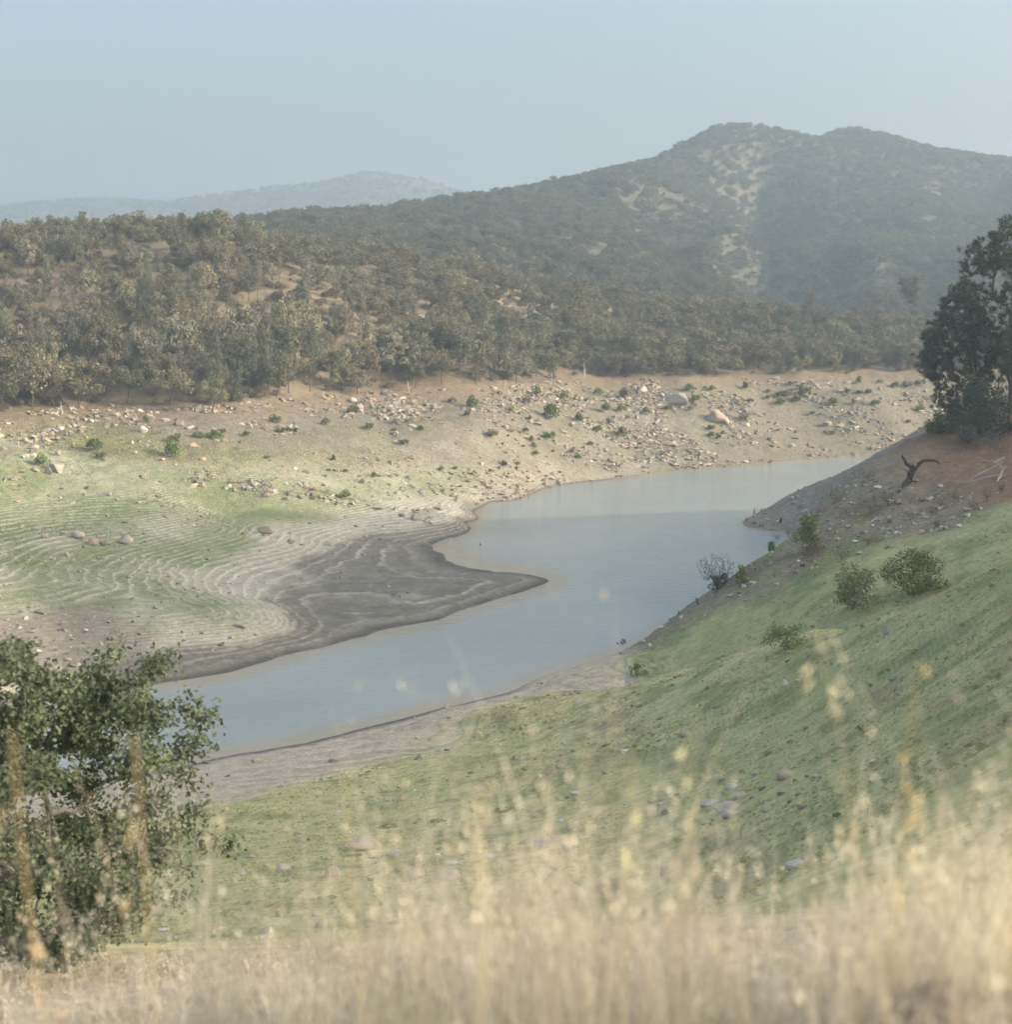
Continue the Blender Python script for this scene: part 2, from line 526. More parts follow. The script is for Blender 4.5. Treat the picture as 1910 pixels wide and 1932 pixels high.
Wp((33, 200, 1.0), (38, 210, -1), (43, 208, 5), (47, 222, 1), (50, 232, -1), (60, 234, 10), (63, 250, 6.5), (45, 245, -2), (52, 258, -.5), (70, 296, 7), (80, 305, 3), (92, 312, 0))
Wp((90, 215, 35), (110, 200, 46), (140, 190, 68), (170, 165, 90), (200, 150, 108), (250, 100, 82), (280, 0, 68), (120, 100, 53), (80, 100, 45), (60, 60, 46.5), (40, 50, 40.5), (100, 40, 54), (140, 30, 57),  # unseen hill off to the right, ridge shaped for the shade it casts
   (120, 270, 33), (130, 300, 15), (130, 325, 1), (180, 260, 52), (190, 310, 12), (220, 335, 0), (300, 250, 62), (350, 150, 100), (400, 330, 0), (100, -100, 62), (250, -120, 68), (400, 0, 76))
CP = np.array(CP)

TPS_S = 100.0
def tps_fit(P, lam=2e-4):
    X = P[:, :2] / TPS_S
    n = len(P)
    d2 = ((X[:, None] - X[None]) ** 2).sum(-1)
    K = 0.5 * d2 * np.log(d2 + 1e-12) + lam * np.eye(n)
    Q = np.concatenate([np.ones((n, 1)), X], 1)
    A = np.block([[K, Q], [Q.T, np.zeros((3, 3))]])
    return X, np.linalg.solve(A, np.concatenate([P[:, 2], np.zeros(3)]))

def tps_eval(fit, x, y):
    X, w = fit
    out = np.empty(x.size)
    xs, ys = x.ravel() / TPS_S, y.ravel() / TPS_S
    for s in range(0, x.size, 30000):
        a, b = xs[s:s + 30000, None] - X[None, :, 0], ys[s:s + 30000, None] - X[None, :, 1]
        d2 = a * a + b * b
        out[s:s + 30000] = (0.5 * d2 * np.log(d2 + 1e-12)) @ w[:-3] + w[-3] + w[-2] * xs[s:s + 30000] + w[-1] * ys[s:s + 30000]
    return out.reshape(x.shape)

FIT = tps_fit(CP)
_ch = np.array([at_z(px, py, 0)[:2] for px, py in [(-300, 1430), (250, 1380), (400, 1360), (750, 1288), (1050, 1210), (1200, 1120), (1350, 1000), (1420, 945)]] + [(95, 340), (130, 372), (420, 385)])
def chan_y(x):
    return np.interp(x, _ch[:, 0], _ch[:, 1])

def height(x, y):
    z = tps_eval(FIT, x, y)
    near = y < chan_y(x)
    n1, n2, n3 = fbm(x / 24, y / 24, 1), fbm(x / 7, y / 7, 5, 3), fbm(x / 2.2, y / 2.2, 9, 3)
    up = smooth(.15, 2.5, z)
    flat = (~near) * smooth(30, -10, x) * smooth(12, 6, z)
    rockb = (~near) * np.clip(smooth(5, 12, z) + smooth(0, 40, x), 0, 1) * smooth(24, 19, z)
    spur = near * smooth(150, 170, y)
    z = z + up * (n1 * (.38 * flat + .5 * rockb + .35 * near * smooth(60, 100, y) + .9 * (~near) * smooth(20, 30, z))
                  + n2 * (.035 * flat + .30 * rockb + .12 * near + .22 * spur) + n3 * (.03 * flat + .16 * rockb + .04 * near + .13 * spur))
    z = z + (1 - up) * (n2 * .05 + n3 * .03)
    # strand terraces
    t = terr_amount(x, y, z)
    q = z / TERR_H + .12 * n2
    f = q - np.floor(q)
    step = TERR_H * (np.floor(q) + smooth(.30, .70, f) - .12 * n2)
    z = z + (step - z) * t * .75
    # road shoulder the camera stands on
    loc = 43.22 - .45 * np.maximum(0, y - 2.7 + .2 * np.sin(x * 1.7)) + .05 * n3 + .03 * vnoise(x * 4, y * 4, 3) + .36 * smooth(.1, 1.1, x) + (.40 + .10 * n3 + .07 * vnoise(x * 6, y * 6, 8)) * np.exp(-((x - .56) / .52) ** 4 - ((y - 2.12) / .36) ** 2)
    d = np.hypot(x * .8, y)
    return np.where(d < 14, loc + (z - loc) * smooth(5.5, 13, d), z)

def terr_amount(x, y, z):
    near = y < chan_y(x)
    left = (~near) * (1 - .85 * np.exp(-(((x + 58) / 16) ** 2 + ((y - 172) / 16) ** 2))) * smooth(35, 15, x) * smooth(.95, 1.5, z) * smooth(15, 6, z)
    far = (~near) * smooth(-60, -30, x) * smooth(70, 45, x) * smooth(15, 10, z) * smooth(.2, .6, z) * .95
    right = near * smooth(.15, .5, z) * smooth(2.9, 1.9, z) * smooth(-34, -14, x) * smooth(26, 18, x) * smooth(172, 166, y)
    prom = near * smooth(240, 250, y) * smooth(.3, 1, z) * .6
    slope = near * smooth(2.5, 4, z) * smooth(30, 24, z) * smooth(45, 65, y) * smooth(165, 150, y) * .26
    return np.clip(np.maximum(np.maximum(np.maximum(left, far), slope), np.maximum(right, prom)), 0, 1)

rowsD = np.concatenate([np.geomspace(1.2, 60, 150)[:-1], np.arange(60, 150, .9), np.arange(150, 330, .5), np.arange(330, 460, 1.0), np.arange(460, 700, 4.0)])
colsT = np.concatenate([-np.geomspace(.47, 4.2, 30)[::-1][:-1], np.linspace(-.47, .47, 600), np.geomspace(.47, 4.2, 30)[1:]])
GD, GT = np.meshgrid(rowsD, colsT, indexing='ij')
GX, GY = GD * GT, GD.copy()
GZ = height(GX, GY)

def ground_z(x, y):
    x, y = np.asarray(x, float), np.asarray(y, float)
    i = np.clip(np.interp(y, rowsD, np.arange(len(rowsD))), 0, len(rowsD) - 1.001)
    j = np.clip(np.interp(x / y, colsT, np.arange(len(colsT))), 0, len(colsT) - 1.001)
    i0, j0 = i.astype(int), j.astype(int)
    a, b = i - i0, j - j0
    return (GZ[i0, j0] * (1 - a) * (1 - b) + GZ[i0 + 1, j0] * a * (1 - b) + GZ[i0, j0 + 1] * (1 - a) * b + GZ[i0 + 1, j0 + 1] * a * b)

_D = np.concatenate([np.arange(3, 60, .25), np.arange(60, 700, .4)])
def hit(px, py, dmin=3.0):
    """where the sight line through a photo point meets the ground"""
    d = ray(px, py)
    D = _D[_D >= dmin]
    x, z = D * d[0] / d[1], EYE + D * d[2] / d[1]
    g = np.maximum(ground_z(x, D), -.02)
    k = np.nonzero(g >= z)[0]
    if len(k) == 0: return None
    k = k[0]
    return np.array([x[k], D[k], g[k]])

def L3(a, b, w):
    return a + (np.asarray(b) - a) * w[..., None]

def shore_w(x, y, z, n1, n2):
    return smooth(.5, -.5, z + .4 * n1 + .3 * n2 - 1.15 - np.clip((-8 - x) * .08, 0, 2.0)) * (y < 240)
def rock_w(x, y, n1, n2):
    return smooth(-5, 5, y + 3.5 * n2 + 2.5 * n1 - 163 + .5 * (x - 45))
_cr = np.array([(60, 31.5), (90, 31.3), (108, 30), (125, 27.7), (135, 24.9), (150, 19.3), (160, 11.6), (170, -10)])
def behind_crest(x, y):
    return smooth(-.6, .6, x - np.interp(y, _cr[:, 0], _cr[:, 1])) * (y > 84)
def ground_colour(x, y, z):
    near = (y < chan_y(x)).astype(float)
    n1, n2, n3 = fbm(x / 26, y / 26, 21), fbm(x / 8, y / 8, 25), fbm(x / 2.4, y / 2.4, 29, 3)
    # ---- far / left bank
    c = np.zeros(x.shape + (3,)) + np.array([.44, .41, .315])
    zt = np.clip(15 - .125 * (x + 87), 1.5 - 4 * smooth(0, 25, x), 16)
    T = smooth(-1.6, 1.6, z + 1.6 * n1 + .7 * n2 - zt)
    G = smooth(2.2, 4.3, z + 1.3 * n1 + .6 * n2) * (1 - T)
    c = L3(c, [.30, .27, .20], smooth(-35, 5, x) * smooth(290, 305, y))  # soil darker over the sunlit stretch, toning down the sun in the colour
    c = L3(c, [.205, .235, .108], np.clip(G * (.75 + .35 * n2), 0, 1))
    tan = L3(np.zeros_like(c) + np.array([.222, .200, .142]), [.178, .190, .088], smooth(.0, .5, n1 * .7 + n2 * .5 + .2) * smooth(75, 0, x) * .75)
    tan = L3(tan, [.235, .185, .125], smooth(16, 19.5, z + n2))
    tan = L3(tan, [.225, .22, .088], smooth(3.2, .2, np.abs(z - zt - 1)) * smooth(-20, -50, x) * .8)
    tan = L3(tan, [.185, .16, .12], smooth(.1, .6, n2) * .6)
    c = L3(c, tan, T)
    mud = smooth(1.55, .95, z + .35 * n2 + .25 * n1) * smooth(25, 10, x) * smooth(312, 300, y)
    c = L3(c, [.215, .195, .155], mud)
    c = L3(c, [.105, .096, .080], smooth(.32, .1, z) * .9 * smooth(40, 20, x))
    c = L3(c, [.255, .24, .20], mud * smooth(.2, .6, n2 + .4 * n3) * .35)
    fl = L3(np.zeros_like(c) + np.array([.25, .205, .135]), [.165, .132, .095], smooth(-.1, .5, n1 + .5 * n2))
    c = L3(c, fl, smooth(19.8, 21.0, z + .5 * n2))
    # ---- near bank
    bc = behind_crest(x, y)
    g = L3(np.zeros_like(c) + np.array([.46, .44, .205]), [.56, .50, .25], smooth(-.2, .6, n1 + .4 * n2))
    g = L3(g, [.385, .385, .18], bc * .85)  # darker behind the crest: its lit edge put into the grass colour
    g = L3(g, [.36, .285, .17], smooth(.15, .65, n2 * .8 + n3 * .5 - .1) * .75)
    g = L3(g, [.205, .235, .10], smooth(.2, .7, fbm(x / 3.5, y / 3.5, 40, 3)) * .6)
    shore = shore_w(x, y, z, n1, n2)
    g = L3(g, [.47, .41, .31], shore)
    g = L3(g, [.14, .13, .11], smooth(.35, .1, z) * smooth(170, 150, y))
    rk = rock_w(x, y, n1, n2)
    br = L3(np.zeros_like(c) + np.array([.275, .222, .155]), [.185, .14, .095], smooth(.0, .6, n2 + .4 * n3))
    br = L3(br, [.26, .285, .105], smooth(.0, .3, n1 + .5 * n2 + .12 * (22 - np.abs(x - 42)) / 22) * smooth(18.5, 15, z) * smooth(240, 230, y) * .85)
    for gx0, gy0, gr in ((35, 186, 4), (40, 193, 4.5), (46, 200, 4.5), (52, 207, 4), (57, 213, 3.5), (33, 177, 3), (60, 176, 6), (45, 178, 3)):
        br = L3(br, [.25, .28, .10], np.exp(-((x - gx0) ** 2 + (y - gy0) ** 2) / gr ** 2) * smooth(-.5, .2, n3 + .6 * n2) * .9)
    br = L3(br, [.27, .165, .10], smooth(18.6, 20.6, z + .8 * n2) * smooth(50, 62, x))
    br = L3(br, [.265, .225, .17], smooth(240, 250, y) * smooth(19, 16, z))
    g = L3(g, br, rk)
    dirt = smooth(19, 9, np.hypot(x, y))
    mo = np.exp(-((x - .54) / .6) ** 2 - ((y - 2.1) / .5) ** 2)
    g = L3(g, L3(np.zeros_like(c) + np.array([.40, .33, .24]), [.48, .41, .30], smooth(-.2, .5, n3)), dirt)
    g = L3(g, np.array([.33, .27, .21]) * (1 + .35 * n3)[..., None], smooth(.3, .7, mo) * .85)
    g = L3(g, [.30, .23, .14], smooth(25, 32, z) * smooth(70, 80, x))
    c = c * (1 - near[..., None]) + g * near[..., None]
    md = np.exp(-(((x + 58) / 16) ** 2 + ((y - 172) / 16) ** 2)) * (1 - near)
    c = L3(c, [.275, .235, .18], smooth(.3, .7, md + .25 * n2) * .9)
    c = L3(c, [.10, .095, .08], smooth(.02, -.3, z))
    rocky = (1 - near) * np.clip(T + .25 * G + smooth(-5, 15, x), 0, 1) * smooth(21, 19, z) * (1 - mud) + near * np.clip(rk * .9 + shore * .3, 0, 1) * smooth(21, 19, z)
    return c, rocky

def sheet(name, X, Y, Z, colf, mat, kind='structure', flip=False):
    n, m = X.shape
    idx = np.arange(n * m).reshape(n, m)
    Q = np.stack([idx[:-1, :-1], idx[:-1, 1:], idx[1:, 1:], idx[1:, :-1]], -1).reshape(-1, 4)
    mb = MB()
    c = colf(X, Y, Z)
    rocky = None
    if isinstance(c, tuple): c, rocky = c
    mb.add(np.stack([X, Y, Z], -1), Q=Q, c=c.reshape(-1, 3))
    me = mb.mesh(name, mat, True)
    if rocky is not None:
        a = me.attributes.new('rocky', 'FLOAT', 'POINT'); a.data.foreach_set('value', rocky.ravel().astype(np.float32))
        a = me.attributes.new('terr', 'FLOAT', 'POINT'); a.data.foreach_set('value', terr_amount(X, Y, Z).ravel().astype(np.float32))
    return tag(link(name, me), kind=kind)

terrain = sheet('terrain', GX, GY, GZ, ground_colour, M_GROUND)
gy, gx = np.meshgrid(np.arange(-260, 125, 5.0), np.arange(-420, 425, 5.0), indexing='ij')
gz = height(gx, gy)
gz = np.where((np.abs(gx) < 4.15 * gy) & (gy > 1.3), gz - 1.5, gz)
gz = np.where(np.hypot(gx, gy) < 9, np.minimum(gz, 43.0), gz)
sheet('ground', gx, gy, gz, ground_colour, M_GROUND)

wy, wx = np.meshgrid(np.concatenate([np.arange(95, 330, 1.6), np.arange(330, 480, 4.0)]), np.concatenate([np.arange(-400, -90, 10.0), np.arange(-90, 150, 1.6), np.arange(150, 600, 15.0)]), indexing='ij')
def water_col(x, y, z):
    g = np.where(np.abs(x) < 4 * y, ground_z(x, y), -3)
    dp = smooth(-.05, -1.2, g + .25 * fbm(x / 9, y / 9, 55, 3))
    return L3(np.zeros(x.shape + (3,)) + np.array([.36, .315, .225]), [.315, .352, .330], dp)
sheet('water', wx, wy, wx * 0, water_col, M_WATER)

# ------------------------------------------------------------------ mountain and far hills
def back_sheet(pts, rows, cols, name, colf, nz):
    P = np.array(pts)
    fit = tps_fit(P, 6e-5)
    D, T = np.meshgrid(rows, cols, indexing='ij')
    X, Y = D * T, D
    Z = tps_eval(fit, X, Y) + nz(X, Y)
    return X, Y, Z, sheet(name, X, Y, Z, colf, M_MOUNT)

mp = [at_d(*p) for p in [(-300, 520, 760), (0, 520, 800), (200, 500, 800), (430, 432, 800), (540, 414, 830), (700, 406, 900), (860, 391, 950), (950, 373, 1010), (1070, 350, 1100), (1200, 316, 1250), (1300, 283, 1340), (1380, 246, 1450), (1430, 268, 1480),
    (1480, 284, 1500), (1530, 272, 1520), (1620, 252, 1550), (1680, 269, 1550), (1780, 292, 1530), (1890, 307, 1500), (2100, 334, 1480), (2400, 380, 1450),
    (600, 450, 725), (700, 480, 670), (900, 500, 690), (1000, 450, 850), (1100, 500, 760), (1200, 450, 930), (1150, 390, 1050), (1300, 550, 735), (1400, 500, 860), (1395, 430, 1010), (1440, 380, 1230), (1450, 440, 1120), (1460, 510, 960), (1350, 370, 1130),
    (1600, 400, 1180), (1600, 480, 980), (1600, 560, 830), (1800, 560, 820), (1800, 420, 1120), (1700, 330, 1370), (2000, 500, 900), (2300, 500, 950), (1550, 340, 1300),
    (700, 560, 620), (1000, 580, 640), (1300, 600, 660), (1500, 610, 690), (1900, 650, 690), (2300, 650, 700), (400, 490, 640), (0, 580, 640)]]
mp += [(x * 1.25, y + 420, z - 130) for x, y, z in mp[3:21:3]]
def mount_col(x, y, z):
    n1, n2 = fbm(x / 60, y / 60, 61, 5), fbm(x / 18, y / 18, 66, 4)
    c = L3(np.zeros(x.shape + (3,)) + np.array([.115, .106, .076]), [.14, .124, .088], smooth(.55, .9, n2 * .8 + n1 * .5))
    return c
_gl = [at_d(px, py, d) for px, py, d in [(1432, 285, 1440), (1440, 380, 1230), (1448, 440, 1100), (1460, 510, 950), (1475, 570, 820)]]
def mnz(X, Y):
    gx_ = np.interp(Y, [p[1] for p in _gl[::-1]], [p[0] for p in _gl[::-1]])
    ramp = smooth(700, 900, Y) * smooth(1480, 1330, Y)
    v = -30 * np.exp(-np.abs(X - gx_) / 38) * ramp
    w = X / Y * 1100
    ribs = (1 - np.abs(vnoise(w / 62 + 3, Y / 420, 73))) ** 2 * 16 - 8
    ridge = np.interp(X / Y, [-.25, -.195, -.095, -.035, .043, .091, .158, .196, .248, .348], [780, 800, 900, 950, 1100, 1250, 1450, 1500, 1550, 1500])
    face = smooth(-20, -190, Y - ridge)
    return (v + ribs * smooth(640, 900, Y) + fbm(X / 110, Y / 110, 71, 5) * 6 * smooth(640, 800, Y)) * face + fbm(X / 40, Y / 40, 76, 3) * 1.2
MX, MY, MZ, mountain = back_sheet(mp, np.concatenate([np.arange(620, 1600, 6.0), np.arange(1600, 2100, 30.)]), np.linspace(-.5, .52, 300), 'mountain', mount_col, mnz)

fp = [at_d(*p) for p in [(-400, 440, 3300), (-150, 400, 3300), (15, 389, 3300), (100, 376, 3300), (170, 371, 3300), (230, 373, 3300), (300, 380, 3300), (360, 382, 3250), (430, 366, 3200), (530, 359, 3200), (600, 354, 3250), (680, 334, 3300),
    (740, 346, 3350), (800, 360, 3350), (860, 369, 3400), (1000, 375, 3400), (1300, 390, 3400), (1900, 400, 3400), (2300, 420, 3400), (-400, 520, 2600), (0, 500, 2600), (430, 470, 2500), (680, 440, 2550), (860, 460, 2600), (1300, 500, 2600), (2200, 500, 2600), (560, 400, 2850), (300, 430, 2900)]]
fp += [(x * 1.2, y + 700, z - 180) for x, y, z in fp[0:19:3]]
HX, HY, HZ_, hills = back_sheet(fp, np.arange(2450, 4200, 22.0), np.linspace(-.5, .55, 190), 'hills', mount_col, lambda X, Y: fbm(X / 260, Y / 260, 81, 5) * 16)
vb = MB()
vb.add([(-3000, 560, 8), (3000, 560, 8), (3000, 4700, 8), (-3000, 4700, 8)], Q=[(0, 1, 2, 3)], c=np.array([.2, .16, .1]))
tag(vb.build('valley_floor', M_MOUNT), kind='structure')

# ------------------------------------------------------------------ plant and rock prototypes
def rs_(k): return np.random.default_rng(k)

def clump_cards(mb, rs, centers, radii, per, size, flat=.75, out=.55):
    for c, r in zip(centers, radii):
        d = unit(rs.normal(size=(per, 3)))
        rad = r * rs.uniform(.35, 1, per) ** .5
        P = c + d * rad[:, None] * np.array([1, 1, flat])
        Nn = unit(d * out + rs.normal(size=(per, 3)) * .6 + np.array([0, 0, .25]))
        s = size * rs.uniform(.6, 1.4, per)
        cards(mb, P, Nn, s, s * 1.15, rs)

def oak_proto(seed, h=8.0, spread=3.6, nclump=26, per=120, size=.235, gap=.0):
    rs = rs_(seed)
    th = h * rs.uniform(.10, .22)
    lean = rs.normal(size=2) * .35
    root = [(0, 0, -.6), (lean[0] * .3, lean[1] * .3, th * .5), (lean[0], lean[1], th)]
    C, Rr = [], []
    for i in range(nclump):
        a, u = rs.uniform(0, 2 * math.pi), rs.uniform(0, 1)
        rr = spread * math.sqrt(u) * rs.uniform(.75, 1.1)
        zz = th + (h - th) * (.12 + .80 * rs.uniform(.15, 1) * math.sqrt(max(0, 1 - (rr / spread / 1.15) ** 2)))
        C.append((lean[0] + rr * math.cos(a), lean[1] + rr * math.sin(a), zz)); Rr.append(rs.uniform(.65, 1.25) * spread / 3.6)
    nodes, par = grow(root, C, rs, 1.0, .2, .1)
    tb, cb = MB(), MB()
    limbs(tb, nodes, par, .035, .26 * h / 8, 4)
    clump_cards(cb, rs, C, Rr, per, size)
    return tb.mesh('trunk', M_BARK), cb.mesh('crown', M_LEAF)

def needles(mb, rs, P, axis, L, n, w=.10):
    """brush of long needles around each shoot tip"""
    m = len(P)
    d = unit(np.repeat(axis, n, 0) * .55 + rs.normal(size=(m * n, 3)) * .6)
    p0 = np.repeat(P, n, 0) - d * .05
    l = L * rs.uniform(.6, 1.15, m * n)[:, None]
    s = unit(np.cross(d, rs.normal(size=(m * n, 3)))) * w / 2
    V = np.stack([p0 - s, p0 + s, p0 + d * l + s * .5, p0 + d * l - s * .5], 1)
    mb.add(V, Q=np.arange(m * n * 4).reshape(-1, 4))

def pine_proto(seed, h=15.0, spread=3.2, crown0=.35, fork=.45, nt=90, n=16, L=.55, w=.10, leaders=2, dome=False):
    rs = rs_(seed)
    root = [(0, 0, -.8), (rs.normal() * .1, rs.normal() * .1, h * .2), (rs.normal() * .25, rs.normal() * .25, h * fork)]
    T = []
    tips = []
    for k in range(leaders):
        a = rs.uniform(0, 6.28) + k * 6.28 / leaders
        off = spread * (.38 if leaders > 1 else .03)
        tips.append(np.array([math.cos(a) * off, math.sin(a) * off, h * rs.uniform(.92, 1.0)]))
    T += [tuple(t) for t in tips]
    for i in range(nt):
        f = rs.uniform(crown0, 1)
        t = tips[i % leaders]
        ax = np.array([root[2][0], root[2][1], 0]) if f < fork else np.array([root[2][0], root[2][1], 0]) + (t - np.array([root[2][0], root[2][1], t[2]])) * (f - fork) / (1 - fork)
        g = (f - crown0) / (1 - crown0)
        prof = (min(1, g * 1.35 + .12) * (1 if g < .85 else 1 - (g - .85) * 1.5) if dome else (1 - g) ** .75 * .85 + .15)
        a = rs.uniform(0, 6.28)
        rr = spread * prof * math.sqrt(rs.uniform(.08, 1)) * (.8 if leaders > 1 else 1)
        T.append((ax[0] + rr * math.cos(a), ax[1] + rr * math.sin(a), h * f + rs.normal() * .2))
    nodes, par = grow(root, T, rs, 1.3, .1, .08)
    tb, cb = MB(), MB()
    limbs(tb, nodes, par, .03, .022 * h + .05, 5)
    P = np.array(T)
    P = np.concatenate([P, P + rs.normal(size=P.shape) * .45, P + rs.normal(size=P.shape) * .6])
    ax = unit(P - np.array([0, 0, h * .35])) * .6 + np.array([0, 0, .5])
    needles(cb, rs, P, unit(ax), L, n, w)
    return tb.mesh('trunk', M_BARK), cb.mesh('crown', M_NEEDLE)

def bare_proto(seed, h=5.0, spread=2.5, n=70, base=.12, tip=.012, mat=None, upright=.5, step=.5, root=None):
    rs = rs_(seed)
    root = root or [(0, 0, -.3), (0.05, 0, h * .12), (0, .05, h * .22)]
    T = []
    for i in range(n):
        a, f = rs.uniform(0, 6.28), rs.uniform(.3, 1)
        rr = spread * f ** upright * math.sqrt(rs.uniform(.05, 1))
        T.append((rr * math.cos(a), rr * math.sin(a), h * f * (1 - .22 * (rr / spread) ** 2) * rs.uniform(.85, 1)))
    nodes, par = grow(root, T, rs, step, .16, .1)
    mb = MB()
    limbs(mb, nodes, par, tip, base, 3)
    return mb.mesh('branches', mat or M_TWIG)

def bush_proto(seed, n=420, size=.16, flat=.8, clumps=12, stems=True):
    """unit bush: about 2 m across, 1.5 m tall"""
    rs = rs_(seed)
    C, Rr = [], []
    for i in range(clumps):
        a, rr = rs.uniform(0, 6.28), .72 * math.sqrt(rs.uniform(0, 1))
        C.append((rr * math.cos(a), rr * math.sin(a), rs.uniform(.25, .55) + .75 * (1 - (rr / .9) ** 2) * rs.uniform(.3, 1))); Rr.append(rs.uniform(.25, .48))
    cb = MB()
    clump_cards(cb, rs, C, Rr, n // clumps, size, .9, .7)
    nodes, par = grow([(0, 0, -.25), (0, 0, .1)], C, rs, .4, .15, .1)
    sb = MB()
    limbs(sb, nodes, par, .012, .07, 3)
    return cb, sb

def hull_rock(seed, npts=16, shape=(1, .8, .6), jag=.25):
    rs = rs_(seed)
    P = unit(rs.normal(size=(npts, 3))) * (1 + rs.uniform(-jag, jag, (npts, 1)))
    P = P * np.array(shape)
    bm = bmesh.new()
    for p in P: bm.verts.new(p)
    r = bmesh.ops.convex_hull(bm, input=bm.verts)
    bmesh.ops.delete(bm, geom=[e for e in r['geom_interior'] if isinstance(e, bmesh.types.BMVert)], context='VERTS')
    bmesh.ops.triangulate(bm, faces=bm.faces)
    return bm

def rock_mesh(seed, shape=(1, .8, .6), round_=False):
    bm = hull_rock(seed, 15 if not round_ else 22, shape, .28 if not round_ else .12)
    if round_:
        bmesh.ops.subdivide_edges(bm, edges=bm.edges, cuts=2, use_grid_fill=True, smooth=.9)
        rs = rs_(seed + 99)
        for v in bm.verts:
            v.co *= 1 + .05 * math.sin(v.co.x * 5 + seed) * math.cos(v.co.y * 6 + v.co.z * 4) + rs.normal() * .012
    else:
        bmesh.ops.bevel(bm, geom=list(bm.edges), offset=.06, segments=1, affect='EDGES', profile=.6)
        bmesh.ops.subdivide_edges(bm, edges=[e for e in bm.edges if e.calc_length() > .35], cuts=1, use_grid_fill=True)
        rs = rs_(seed + 99)
        for v in bm.verts: v.co *= 1 + rs.normal() * .022
    me = bpy.data.meshes.new('boulder')
    bm.to_mesh(me); bm.free()
    for p in me.polygons: p.use_smooth = round_
    me.materials.append(M_ROCK)
    return me

OAKS = [oak_proto(100 + i, h=rng.uniform(6.8, 9.2), spread=rng.uniform(3.0, 4.6), nclump=int(rng.uniform(20, 32))) for i in range(9)]
TALLOAK = [oak_proto(130 + i, h=11, spread=3.4, nclump=30) for i in range(2)]
PINES = [pine_proto(150, 15, 3.4, .32, .45, 95, leaders=2), pine_proto(151, 12, 2.5, .12, .5, 95, leaders=1), pine_proto(152, 17, 3.4, .45, .5, 90, leaders=2), pine_proto(153, 9, 2.2, .08, .5, 80, leaders=1), pine_proto(154, 18, 3.9, 60 / 100, .5, 190, 30, leaders=3, dome=True)]
ROCKS = [rock_mesh(200 + i, (1, rng.uniform(.65, .95), rng.uniform(.45, .8))) for i in range(9)]
ROUND = [rock_mesh(230 + i, (1, rng.uniform(.7, .95), rng.uniform(.55, .8)), True) for i in range(5)]

THINGS = []          # (object, px, py, words, noun, area words) waiting for their labels
def put(o, px, py, desc, noun, cat, group, where):
    o['category'] = cat
    o['group'] = group
    THINGS.append((o, px, py, desc, noun, where))
    return o

# ------------------------------------------------------------------ forest on the far hill
OLIVE, GREY, DARK, RUST, PINE_C, BROWN = (.202, .188, .118), (.228, .212, .158), (.165, .160, .106), (.195, .135, .105), (.178, .192, .135), (.235, .195, .14)
PALE = (.27, .265, .20)
CNAME = {PALE: 'pale green', OLIVE: 'olive', GREY: 'grey green', DARK: 'dark green', RUST: 'rusty red', PINE_C: 'blue green', BROWN: 'brown'}

protos = {}
def tree(kind, idx, loc, s, rz, colr, name, zs=None):
    """first use makes the thing, later uses copy it with its parts"""
    key = (kind, idx)
    if key not in protos:
        t, c = {'oak': OAKS, 'talloak': TALLOAK, 'pine': PINES}[kind][idx]
        o = empty(name)
        link('trunk', t, o); link('crown', c, o)
        protos[key] = o
    else:
        o = copy_tree(protos[key])
        o.name = name
    o.location = loc; o.scale = (s, s, s) if zs else (s * .86, s * .86, s * rng.uniform(1.0, 1.55)); o.rotation_euler = (0, 0, rz)
    for ch in o.children:
        ch.color = (*colr, 1)
    return o

FOREST = 'trees on the wooded hill across the lake'
tree_xy = []
def forest_tree(px, py, hpx, kind, idx, colr, noun='oak tree', desc=None):
    p = hit(px, py, 200)
    if p is None: return None
    base_h = (15.5, 12.5, 17.5, 9.5, 18.5)[idx] if kind == 'pine' else {'oak': 8.3, 'talloak': 11.5}[kind]
    depth = p[1]
    s = hpx * depth / FPX / base_h
    o = tree(kind, idx, p, s, rng.uniform(0, 6.28), colr, 'pine_tree' if kind == 'pine' else 'oak_tree', 1)
    tree_xy.append((p[0], p[1], s * 4))
    size = 'tall' if hpx > 78 else ('small' if hpx < 42 else 'mid sized')
    put(o, px, py - hpx * .5, desc or f'{size} {CNAME[colr]}', noun, 'tree', FOREST, 'forest')
    return o

